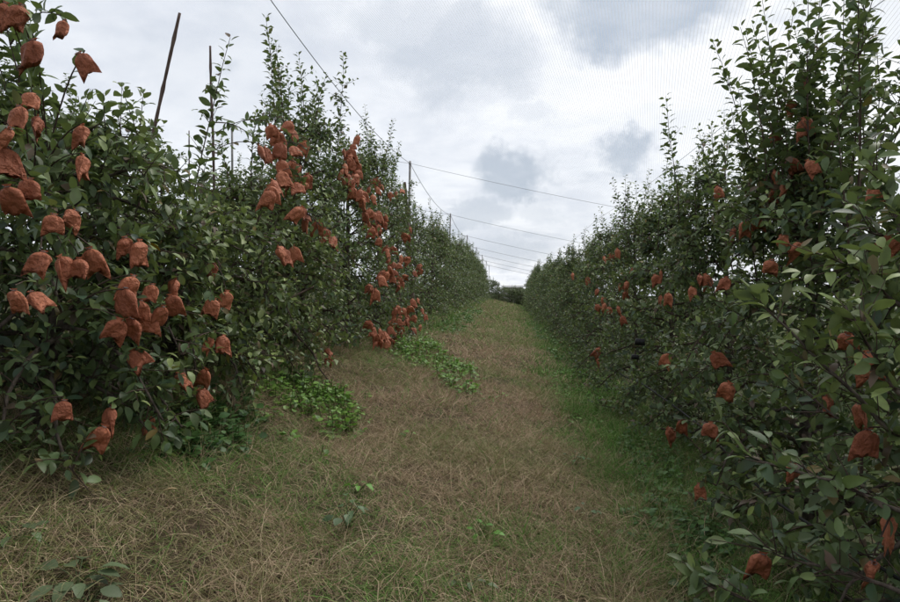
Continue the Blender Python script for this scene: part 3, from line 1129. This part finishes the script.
def build_far_trees():
    """trees farther down the rows and in the next rows: copies of six loose-leaved trees"""
    protos = {}
    for side in (-1, 1):
        for v in range(3):
            rg = np.random.default_rng(400 + v + 10 * side)
            X = LX if side < 0 else RX
            base = np.array([X, 30.0, float(ground_z(X, 30.0))])
            sk = tree_skeleton(rg, base, side, 2.8 + 0.15 * v, 3.45 + 0.15 * v, 5, n_limb=36, n_twig=16, leafgap=0.034)
            sk['leaf'][3] = sk['leaf'][3] * 1.25
            r = emit_tree('apple_tree', 'x', 'x', rg, base, side, sk, TPL_FAR)
            protos[(side, v)] = r
    used = set()

    def put(side, v, x, y, rz, sc, label, group, dz=0.0, wide=1.0):
        src = protos[(side, v)]
        if (side, v) in used:
            r = src.copy()
            COL.objects.link(r)
            for ch in src.children:
                c = ch.copy()
                COL.objects.link(c)
                c.parent = r
        else:
            r = src
            used.add((side, v))
        r.location = (x, y, float(ground_z(x, y)) + dz)
        r.rotation_euler = (0, 0, rz)
        r.scale = (wide, wide, sc)
        tag(r, label, 'tree', group)

    rr = random.Random(5)
    for side, X, y0, word in ((-1, LX, 25.3, 'left'), (1, RX, 24.4, 'right')):
        y, k = y0, 0
        while y < 67:
            put(side, k % 3, X + rr.gauss(0, 0.06), y, rr.uniform(-0.15, 0.15), rr.uniform(0.92, 1.08),
                'far apple tree merging into the hedge beyond the wire poles, %s row' % word, 'far apple trees of the %s row' % word)
            y += 2.45 + rr.uniform(-0.15, 0.2)
            k += 1
    # headland trees that close the alley
    for k, (x, y, sc) in enumerate(((-3.6, 72.5, 0.9), (-2.3, 71.5, 0.84), (-1.3, 71.0, 0.80), (-0.5, 71.8, 0.76), (0.2, 70.6, 0.68), (0.9, 71.4, 0.70), (-0.9, 69.8, 0.62), (1.5, 70.2, 0.70), (1.1, 69.4, 0.66), (1.9, 69.6, 0.72), (0.4, 69.2, 0.62),
                                    (2.0, 71.2, 0.76), (2.8, 71.6, 0.84), (4.0, 72.5, 0.9), (-1.8, 76.5, 0.95), (3.2, 77.0, 0.95), (-5.2, 74.0, 0.95), (5.6, 74.0, 0.95))):
        put(-1 if k % 2 else 1, k % 3, x, y, rr.uniform(0, 6), sc,
            'small distant tree closing the end of the grass alley', 'trees at the end of the alley', 0.0, 0.95)
    # next rows up and down the slope
    for side, X, word in ((-1, LX - 4.8, 'uphill behind the left row'), (1, RX + 4.8, 'downhill behind the right row')):
        for k in range(11):
            put(side, (k + 1) % 3, X + rr.gauss(0, 0.1), 3.0 + 2.6 * k, rr.uniform(-0.3, 0.3), rr.uniform(0.9, 1.05),
                'apple tree of the next row %s' % word, 'apple trees %s' % word)
    # beside and behind the camera the rows go on
    for side, X, ys, word in ((-1, LX, (1.0, -1.4, -3.8), 'left'), (1, RX, (-1.2, -3.6), 'right')):
        for k, y in enumerate(ys):
            put(side, k % 3, X - (0.25 if side < 0 else -0.1), y, 0.1, 1.0, 'apple tree of the %s row beside the camera' % word, 'apple trees beside the camera')


build_far_trees()


# ------------------------------------------------------------------ fruit bags
def bag_mesh(seed):
    """crumpled paper fruit bag: gathered neck, pleated shoulders, wide open bottom edge with two corners"""
    rg = np.random.default_rng(seed)
    nu = 30
    vs = np.array([0.0, 0.05, 0.09, 0.13, 0.19, 0.27, 0.38, 0.52, 0.68, 0.84, 1.0])
    k = [0, .05, .09, .13, .19, .27, .38, .52, .68, .84, 1]
    hw = np.interp(vs, k, [.20, .15, .08, .16, .29, .39, .45, .48, .50, .52, .53])
    th = np.interp(vs, k, [.04, .04, .05, .10, .16, .20, .21, .185, .14, .09, .055])
    nf = int(rg.integers(5, 9))
    pa = np.sort(rg.uniform(0, 2 * math.pi, nf))            # pleats running down from the neck
    amp = rg.uniform(0.15, 0.48, nf)
    wid = rg.uniform(0.20, 0.45, nf)
    ph = rg.uniform(0, 6.28, 6)
    V = []
    for v, w, t in zip(vs, hw, th):
        a = np.arange(nu) * 2 * math.pi / nu
        ca, sa = np.cos(a), np.sin(a)
        pl = np.zeros(nu)
        for c, m, q in zip(pa, amp, wid):
            dd = np.abs((a - c - 0.25 * v * math.sin(c * 3) + math.pi) % (2 * math.pi) - math.pi)
            pl -= m * np.clip(1 - dd / q, 0, 1) * (0.35 + 0.65 * math.sin(math.pi * min(1, v * 1.1 + 0.12)))
        rad = 1 + pl + 0.05 * np.cos(3 * a + ph[1] + 5 * v)
        x = np.sign(ca) * np.abs(ca) ** 0.75 * w * (1 + 0.35 * pl)
        y = np.sign(sa) * np.abs(sa) ** 0.7 * t * rad + 0.07 * np.sin(7 * x + ph[3] + 6 * v) * v
        z = 0.5 - v * 0.98 + 0.06 * v * np.cos(2 * a + ph[4]) - 0.20 * v ** 4 * np.abs(ca) ** 6 * (1 + 0.8 * np.cos(a + ph[0])) + 0.04 * v ** 2 * np.sin(5 * a + ph[5])
        V.append(np.stack([x, y, z], -1) + rg.normal(0, 0.009, (nu, 3)) * (0.25 + v))
    V = np.array(V)
    V[:, :, 0] += rg.uniform(-0.2, 0.2) * np.maximum(0.5 - V[:, :, 2], 0) ** 1.5 * 0.8
    V[:, :, 1] += rg.uniform(-0.15, 0.15) * (0.5 - V[:, :, 2])
    Vf = V.reshape(-1, 3)
    m = len(vs)
    F = []
    for i in range(m - 1):
        for j in range(nu):
            a, b = i * nu + j, i * nu + (j + 1) % nu
            if (i + j + seed) % 2:
                F += [(a, a + nu, b), (b, a + nu, b + nu)]
            else:
                F += [(a, a + nu, b + nu), (a, b + nu, b)]
    Vf = np.concatenate([Vf, V[-1].mean(0)[None] + [[0, 0, 0.12]]])
    c = len(Vf) - 1
    for j in range(nu):
        F.append(((m - 1) * nu + j, c, (m - 1) * nu + (j + 1) % nu))
    return fast_mesh('fruit_bag', Vf, np.array(F), M_PAPER, False)


def tie_mesh():
    tb = Tubes()
    a = np.linspace(0, 2 * math.pi * 1.6, 20)
    ring = np.stack([np.cos(a) * 0.105, np.sin(a) * 0.085, 0.425 + 0.01 * a / 6.28], -1)
    ring = np.concatenate([ring, ring[-1:] + [[0.03, -0.10, 0.06]]])
    tb.add(ring, 0.012, k=4)
    return tb.mesh('tie_wire', M_WIRE)


def build_bags():
    ms = [bag_mesh(700 + i) for i in range(20)]
    tie = tie_mesh()
    rr = random.Random(3)
    for i, b in enumerate(BAGS):
        o = link('fruit_bag', ms[(i * 7) % 20])
        p = b['p']
        o.location = p
        # broad side mostly towards the open alley
        face = math.atan2(-b['p'][0] * 0.6, 1.0)
        o.rotation_euler = (rr.gauss(0, 0.28), rr.gauss(0, 0.30), face + rr.gauss(0, 0.9))
        k = b['w'] * rr.uniform(0.92, 1.12) * (0.84 if b['px'] >= 17 else 1.0)
        o.scale = (k * rr.uniform(0.82, 1.05), k * rr.uniform(0.8, 1.25), k * rr.uniform(0.85, 1.2))
        lab = b['label']
        if lab in CL:
            lab, grp = CL[lab]
        else:
            grp = 'paper fruit bags hanging in the %s row' % ('left' if b['side'] < 0 else 'right')
        tag(o, lab, 'fruit bag', grp)
        if b['px'] >= 16:
            link('tie_wire', tie, o)


build_bags()


# ------------------------------------------------------------------ black bags, drip hose, yellow leaves
def build_small_things():
    for k, (px, py, w, lab) in enumerate(((648, 342, 0.105, 'flat black plastic bag hanging in the right hedge, upper one'),
                                          (643, 357, 0.075, 'small black plastic bag hanging in the right hedge, lower one'))):
        p = bag_point(1, px, py)
        p[0] -= 0.08
        V, F = box_arrays(0, 0, 0, w, 0.03, w * 0.62)
        V = V.copy()
        V[:, 0] *= np.where(V[:, 2] > 0, 0.8, 1.0)
        tb = Tubes()
        tb.add(np.array([[0, 0, w * 0.3], [0.004, 0, w * 0.5], [0.06, 0.02, w * 0.9], [0.25, 0.05, w * 1.0]]), 0.003, 4)
        o = link('black_bag', fast_mesh('black_bag', V, F, M_BLACK, False))
        o.location = p
        o.rotation_euler = (0.1, 0.05, 0.2)
        tag(o, lab, 'bag')
        link('string', tb.mesh('string', M_BLACK), o)
    # black drip hose slung through the right row
    ys = np.linspace(-4, 24, 60)
    tb = Tubes()
    x = RX - 0.62 + 0.04 * np.sin(ys * 1.3)
    tb.add(np.stack([x, ys, ground_z(np.full_like(ys, RX), ys) + 0.62 + 0.05 * np.sin(ys * 0.9 + 1)], -1), 0.009, 6)
    o = link('drip_hose', tb.mesh('drip_hose', M_BLACK))
    tag(o, 'black drip hose slung low through the right row of trees', 'hose')


build_small_things()


# ------------------------------------------------------------------ stakes, poles, wires, net
def net_z(x, y):
    """height of the net wires: 3.2 m above the eye over the left row, 2.2 m over the right one"""
    return EYE + 2.72 - 0.208 * np.asarray(x, dtype=float) - 3.0 * (1 - np.exp(-(np.maximum(np.asarray(y, dtype=float) - 60, 0) ** 1.5) / 2500.0))


def build_structure():
    def stake(px0, py0, px1, py1, y, lab, r=0.013, nm='stake'):
        d1, d0 = pxdir(px1, py1), pxdir(px0, py0)
        top = np.array([0, 0, EYE]) + d1 * (y / d1[1])
        low = np.array([0, 0, EYE]) + d0 * (y / d0[1])
        s = (top - low) / (top[2] - low[2])
        bot = low + s * (ground_z(low[0], low[1]) - 0.1 - low[2])
        t = np.linspace(0, 1, 9)[:, None]
        P = bot * (1 - t) + top * t
        P += np.cumsum(RNG.normal(0, 0.003, P.shape), axis=0)
        tb = Tubes()
        u = np.linspace(0, 1, 49)
        PP = np.stack([np.interp(u, np.linspace(0, 1, 9), P[:, k]) for k in range(3)], -1)
        rad = np.linspace(r * 1.15, r * 0.85, 49) * (1 + 0.28 * (np.arange(49) % 6 == 3) + RNG.normal(0, 0.05, 49))
        tb.add(PP - P[0], rad, 7)
        o = link(nm, tb.mesh(nm, M_STAKE))
        o.location = P[0]
        tag(o, lab, 'stake', 'cane stakes among the trees')
    stake(147, 165, 180, 12, 4.4, 'long dark cane stake leaning right above the left row')
    stake(214, 170, 210, 46, 5.6, 'upright dark cane stake beside a tall shoot, left row', 0.012)
    stake(190, 172, 190, 131, 11.5, 'short thin distant stake between the two tall left stakes', 0.012)
    stake(862, 160, 862, 82, 4.2, 'thin upright stake near the right picture edge against the sky', 0.009)
    stake(407, 212, 405, 182, 16.2, 'short pale post leaning beside the nearest wire pole', 0.045)

    names = ['nearest', 'second', 'third', 'fourth', 'fifth', 'sixth', 'seventh']
    ys = [17.0 + 12 * k for k in range(7)]
    for k, y in enumerate(ys):
        for x, where in ((LX, 'in the left row'), (LX - 4.8, 'in the row uphill'), (RX + 4.8, 'in the row downhill')):
            z0, z1 = float(ground_z(x, y)), float(net_z(x, y)) + 0.06
            if x == LX:
                lx = 0.10
            else:
                lx = 0.0
            tb = Tubes()
            t = np.linspace(0, 1, 5)[:, None]
            P = np.array([-lx, 0, -0.15]) * (1 - t) + np.array([0, 0, z1 - z0]) * t
            tb.add(P, np.linspace(0.036, 0.028, 5), 8)
            o = link('wire_pole', tb.mesh('wire_pole', M_POLE))
            o.location = (x, y, z0)
            tb = Tubes()
            a = np.linspace(0, 6.28 * 2, 26)
            tb.add(np.stack([np.cos(a) * 0.034, np.sin(a) * 0.034, z1 - z0 - 0.10 + 0.03 * a / 6.28], -1), 0.006, 5)
            link('wire_wrap', tb.mesh('wire_wrap', M_WIRE), o)
            tag(o, '%s slim pole carrying the net wires, %s' % (names[k], where), 'pole', 'poles of the net frame')
        # cross wire with a light sag between poles
        xs = np.linspace(LX - 4.8, RX + 4.8, 61)
        span = np.where(xs < LX, (xs - (LX - 4.8)) / 4.8, (xs - LX) / (RX + 4.8 - LX))
        sag = np.where(xs < LX, 0.06, 0.10) * 4 * span * (1 - span)
        tb = Tubes()
        tb.add(np.stack([xs, np.full_like(xs, y), net_z(xs, y) - sag], -1), 0.0045 + 0.0022 * k, 5)
        o = link('cross_wire', tb.mesh('cross_wire', M_WIRE))
        tag(o, '%s wire sagging across the sky over the alley' % names[k], 'wire', 'wires across the alley')
    # lengthwise wire over the left row
    for x, lab, dz, r in ((LX, 'long wire running lengthwise over the left row to the poles', 0.0, 0.0045),
                          (RX, 'thin wire running lengthwise through the right tree tops', -0.50, 0.0026)):
        y = np.linspace(-7, 89, 193)
        ph = ((y - 17) / 12.0) % 1.0
        sag = 0.28 * 4 * ph * (1 - ph)
        tb = Tubes()
        tb.add(np.stack([np.full_like(y, x), y, net_z(np.full_like(y, x), y) + dz - sag * (1 if dz == 0 else 0.3)], -1), r + (0.00014 if dz == 0 else 0.00002) * np.maximum(y, 0), 5)
        o = link('long_wire', tb.mesh('long_wire', M_WIRE))
        tag(o, lab, 'wire')
    # the net itself
    xs = np.linspace(-15, 15, 41)
    ys2 = np.linspace(-9, 93, 120)
    X, Y = np.meshgrid(xs, ys2)
    ph = ((Y - 17) / 12.0) % 1.0
    Z = net_z(X, Y) + 0.012 - 0.22 * ph * (1 - ph) * 4 * 0.5
    V = np.stack([X, Y, Z], -1).reshape(-1, 3)
    nx, ny = len(xs), len(ys2)
    i = (np.arange(ny - 1)[:, None] * nx + np.arange(nx - 1)[None, :]).ravel()
    F = np.concatenate([np.stack([i, i + 1, i + nx], -1), np.stack([i + 1, i + nx + 1, i + nx], -1)])
    o = link('hail_net', fast_mesh('hail_net', V, F, M_NET))
    tag(o, 'fine pale netting stretched over the whole orchard below the sky', 'net')


build_structure()


# ------------------------------------------------------------------ weeds
def build_weeds():
    def patch(name, lab, outline, n, size, hgt, cols, seed, elong=1.0):
        """low broad-leaved cover grown inside a ground outline given by photo pixels"""
        rg = np.random.default_rng(seed)
        poly = np.array([ground_hit(*q)[:2] for q in outline])
        lo, hi = poly.min(0), poly.max(0)
        cnt = n * 6
        x, y = rg.uniform(lo[0], hi[0], cnt), rg.uniform(lo[1], hi[1], cnt)
        ins = np.zeros(cnt, bool)
        j = len(poly) - 1
        for i in range(len(poly)):
            xi, yi, xj, yj = poly[i, 0], poly[i, 1], poly[j, 0], poly[j, 1]
            ins ^= ((yi > y) != (yj > y)) & (x < (xj - xi) * (y - yi) / (yj - yi + 1e-12) + xi)
            j = i
        x, y = x[ins][:n], y[ins][:n]
        m = len(x)
        # leaves gather in little crowns
        nc = max(4, m // 9)
        ci = rg.integers(0, min(nc, m), m)
        ccx, ccy = x[:nc].copy(), y[:nc].copy()
        hh = rg.uniform(0.4, 1.1, nc) * hgt
        stray = rg.random(nc) < 0.35
        ccx = ccx + np.where(stray, rg.normal(0, 0.16, nc), 0)
        ccy = ccy + np.where(stray, rg.normal(0, 0.30, nc), 0)
        hh = np.where(stray, hh * 0.5, hh)
        x = ccx[ci] + rg.normal(0, 0.05, m)
        y = ccy[ci] + rg.normal(0, 0.05, m)
        z = ground_z(x, y) + hh[ci] * rg.uniform(0.15, 1.0, m)
        P = np.stack([x, y, z], -1)
        az = rg.uniform(0, 6.28, m)
        A = np.stack([np.cos(az), np.sin(az), rg.normal(0.15, 0.35, m)], -1)
        N = np.array([0, 0, 1.0]) + rg.normal(0, 0.3, (m, 3))
        S = rg.uniform(size[0], size[1], m)
        V, F, nv = leaves_mesh(P, A, N, S, rg.uniform(0, 0.4, m), TPL_ROUND)
        r = rg.random(m)[:, None]
        c = np.array(cols[0]) * (1 - r) + np.array(cols[1]) * r
        tint = np.repeat(c * rg.uniform(0.75, 1.25, (m, 1)), nv, axis=0)
        o = link(name, fast_mesh(name, V, F, M_WEED, True, tint))
        tb = Tubes()
        for k in range(nc):
            g = float(ground_z(ccx[k], ccy[k]))
            tb.add(np.array([[ccx[k], ccy[k], g - 0.01], [ccx[k] + rg.normal(0, .02), ccy[k] + rg.normal(0, .02), g + hh[k]]]), 0.003, 3, False)
        s = link('stems', tb.mesh('stems', M_WEED), o)
        s.data.color_attributes.new('tint', 'FLOAT_COLOR', 'POINT')
        ar = np.tile(np.array([0.07, 0.12, 0.03, 1.0], dtype=np.float32), len(s.data.vertices))
        s.data.color_attributes['tint'].data.foreach_set('color', ar)
        tag(o, lab, 'weeds', kind='stuff')
        tag(s, kind='stuff')

    BR = ((0.075, 0.17, 0.025), (0.17, 0.31, 0.05))
    MD = ((0.035, 0.095, 0.025), (0.075, 0.15, 0.04))
    patch('weed_patch', 'bright green leafy weed patch spilling onto the straw left of the path',
          [(262, 378), (310, 382), (352, 408), (360, 440), (335, 442), (300, 418), (262, 402)], 2000, (0.03, 0.065), 0.19, BR, 1)
    patch('weed_patch', 'dark green tall weeds under the hanging bags at the left hedge foot',
          [(160, 410), (205, 400), (250, 400), (262, 420), (245, 450), (190, 468), (158, 455)], 900, (0.04, 0.085), 0.17, MD, 2)
    patch('weed_patch', 'vivid green weed tongue below the low red bag cluster',
          [(396, 346), (432, 342), (440, 358), (474, 372), (480, 398), (466, 398), (432, 374), (402, 362)], 2000, (0.035, 0.075), 0.20, BR, 3)
    patch('weed_patch', 'bright green grass-like weeds at the right hedge foot',
          [(548, 378), (590, 372), (622, 402), (610, 432), (566, 428)], 2200, (0.025, 0.055), 0.10, ((0.075, 0.18, 0.022), (0.15, 0.31, 0.045)), 4)
    patch('weed_patch', 'dark green leafy ground cover along the near right hedge foot',
          [(618, 440), (668, 440), (735, 560), (760, 600), (700, 600), (650, 520)], 2200, (0.03, 0.065), 0.12, ((0.045, 0.115, 0.028), (0.10, 0.19, 0.045)), 5)
    patch('weed_patch', 'green leafy weeds along the far left hedge foot',
          [(434, 326), (466, 314), (484, 310), (474, 322), (452, 338)], 1300, (0.05, 0.10), 0.16, ((0.06, 0.14, 0.03), (0.10, 0.2, 0.04)), 6)
    patch('weed_patch', 'green leafy weeds along the far right hedge foot',
          [(530, 320), (545, 328), (572, 366), (556, 366), (536, 338)], 1500, (0.04, 0.09), 0.12, ((0.05, 0.13, 0.03), (0.09, 0.18, 0.035)), 7)

    wl = []
    for k in range(3):
        tv, tf = leaf_template((0, 0.12, 0.35, 0.6, 0.82, 1), (0.17, 0.33, 0.32 - 0.03 * k, 0.18), 0.18 + 0.06 * k)
        tv = tv.copy()
        tv[:, 2] -= (0.2 + 0.1 * k) * tv[:, 1] ** 2
        wl.append((tv, tf))

    def plant(px, py, lab, nl, size, hgt, col, seed, spread=0.10):
        rg = np.random.default_rng(seed)
        g = ground_hit(px, py)
        root = bpy.data.objects.new('weed_plant', None)
        root.empty_display_size = 0.1
        root.location = g
        COL.objects.link(root)
        tag(root, lab, 'plant', 'single weeds in the dry grass')
        ms = [fast_mesh('leaf', tv, tf, M_WEED, True, np.tile(np.array(col) * (0.85 + 0.2 * i), (len(tv), 1))) for i, (tv, tf) in enumerate(wl)]
        tb = Tubes()
        for i in range(nl):
            az = 2.4 * i + rg.normal(0, 0.3)
            rad = spread * math.sqrt((i + 1) / nl) * rg.uniform(0.5, 1.0)
            h = hgt * rg.uniform(0.45, 1.0)
            p = np.array([math.cos(az) * rad, math.sin(az) * rad, h])
            tb.add(np.array([[0, 0, -0.01], p * [0.35, 0.35, 0.6], p]), [0.003, 0.0022, 0.0015], 4, False)
            a = unit(np.array([math.cos(az), math.sin(az), rg.normal(0.05, 0.2)]))
            n = unit(np.array([0, 0, 1]) + rg.normal(0, 0.25, 3))
            bx = unit(np.cross(a, n))
            nn = np.cross(bx, a)
            lo = link('leaf', ms[i % 3], root)
            s = float(rg.uniform(size[0], size[1]))
            lo.matrix_local = Matrix.Translation(Vector(p)) @ Matrix(((bx[0], a[0], nn[0], 0), (bx[1], a[1], nn[1], 0), (bx[2], a[2], nn[2], 0), (0, 0, 0, 1))) @ Matrix.Scale(s, 4)
        st = link('stem', tb.mesh('stem', M_WEED), root)
        st.data.color_attributes.new('tint', 'FLOAT_COLOR', 'POINT')
        st.data.color_attributes['tint'].data.foreach_set('color', np.tile(np.array([0.08, 0.12, 0.04, 1], dtype=np.float32), len(st.data.vertices)))

    G1, G2, G3 = (0.11, 0.15, 0.075), (0.085, 0.14, 0.06), (0.10, 0.25, 0.03)
    plant(78, 588, 'broad-leaved pale green weed in the bottom left dry grass', 9, (0.06, 0.10), 0.08, G1, 1, 0.12)
    plant(90, 606, 'pale green weed cut by the bottom picture edge at left', 6, (0.05, 0.09), 0.07, G1, 7, 0.10)
    plant(348, 532, 'grey-green leafy weed standing left of the path centre', 16, (0.045, 0.075), 0.16, G2, 2, 0.13)
    plant(358, 498, 'small bright green weed behind the grey-green one', 7, (0.04, 0.06), 0.10, G3, 3, 0.08)
    plant(482, 540, 'bright green weed with few round leaves, bottom centre', 7, (0.04, 0.065), 0.09, G3, 4, 0.08)
    plant(470, 592, 'thin grey weed at the bottom centre edge', 6, (0.04, 0.07), 0.08, G1, 5, 0.09)
    plant(588, 520, 'small grey-green weed right of the path centre', 7, (0.035, 0.06), 0.09, G2, 6, 0.08)
    plant(690, 600, 'large-leaved weed at the bottom edge below the square bag', 7, (0.06, 0.10), 0.16, G2, 8, 0.09)
    plant(574, 466, 'low dark green weed tuft by the bare brown patch', 14, (0.03, 0.05), 0.10, (0.05, 0.12, 0.03), 9, 0.13)
    plant(20, 540, 'dull green weed at the left picture edge in dry grass', 7, (0.05, 0.07), 0.07, G1, 10, 0.1)

    # fallen and yellow leaves
    m_y, t = new_mat('yellow leaf')
    finish(t, bsdf(t, (0.55, 0.36, 0.03), 0.6).outputs[0])
    m_d, t = new_mat('fallen dry leaf')
    finish(t, bsdf(t, (0.42, 0.31, 0.17), 0.7).outputs[0])
    tv, tf = wl[1]
    me_y, me_d = fast_mesh('yellow_leaf', tv, tf, m_y), fast_mesh('fallen_leaf', tv, tf, m_d)
    p = bag_point(-1, 155, 256)
    o = link('yellow_leaf', me_y)
    o.location = p + np.array([0.03, 0, 0.02])
    o.rotation_euler = (0.9, 0.2, 2.2)
    o.scale = (0.09,) * 3
    tag(o, 'single yellow leaf in the left hedge beside the red bags', 'leaf')
    for k, (px, py, rz, lab) in enumerate(((38, 482, 0.4, 'pale dry leaf fallen on the grass at left'), (178, 508, 2.0, 'narrow pale dry leaf fallen on the grass left of centre'),
                                           (487, 341, 1.0, 'tiny pale leaf lying far along the path'))):
        g = ground_hit(px, py)
        o = link('fallen_leaf', me_d)
        o.location = g + np.array([0, 0, 0.09])
        o.rotation_euler = (0.25, 0.2, rz)
        o.scale = (0.07 if k < 2 else 0.12,) * 3
        tag(o, lab, 'leaf')


build_weeds()


# ------------------------------------------------------------------ distant shed behind the end of the alley
def build_shed():
    x, y = 0.62, 80.0
    g = float(ground_z(x, y))
    root = bpy.data.objects.new('shed', None)
    root.location = (x, y, g)
    COL.objects.link(root)
    tag(root, 'distant low shed with a white roof behind the end of the alley', 'shed')
    zr = EYE + 0.22 - g
    for nm, mat, a in (('wall', M_WALL, (0, 0, (zr - 0.1) / 2, 2.4, 3.0, zr - 0.1)), ('door', M_DOOR, (-1.23, 0.2, 0.8, 0.06, 0.9, 1.5))):
        V, F = box_arrays(*a)
        link(nm, fast_mesh(nm, V, F, mat, False), root)
    n = 40
    xs = np.linspace(-1.35, 1.35, n)
    V, F = [], []
    for i, xx in enumerate(xs):
        w = 0.03 * (i % 2)
        V += [(xx, -1.9, zr + 0.02 + w), (xx, 1.7, zr + 0.16 + w), (xx, -1.9, zr - 0.06), (xx, 1.7, zr + 0.06)]
    for i in range(n - 1):
        a, b = 4 * i, 4 * i + 4
        F += [(a, b, a + 1), (b, b + 1, a + 1), (a + 2, b + 2, a), (b + 2, b, a), (a + 2, a + 3, b + 2), (b + 2, a + 3, b + 3), (a + 1, b + 1, a + 3), (b + 1, b + 3, a + 3)]
    link('roof', fast_mesh('roof', np.array(V), np.array(F), M_WHITE, False), root)


build_shed()
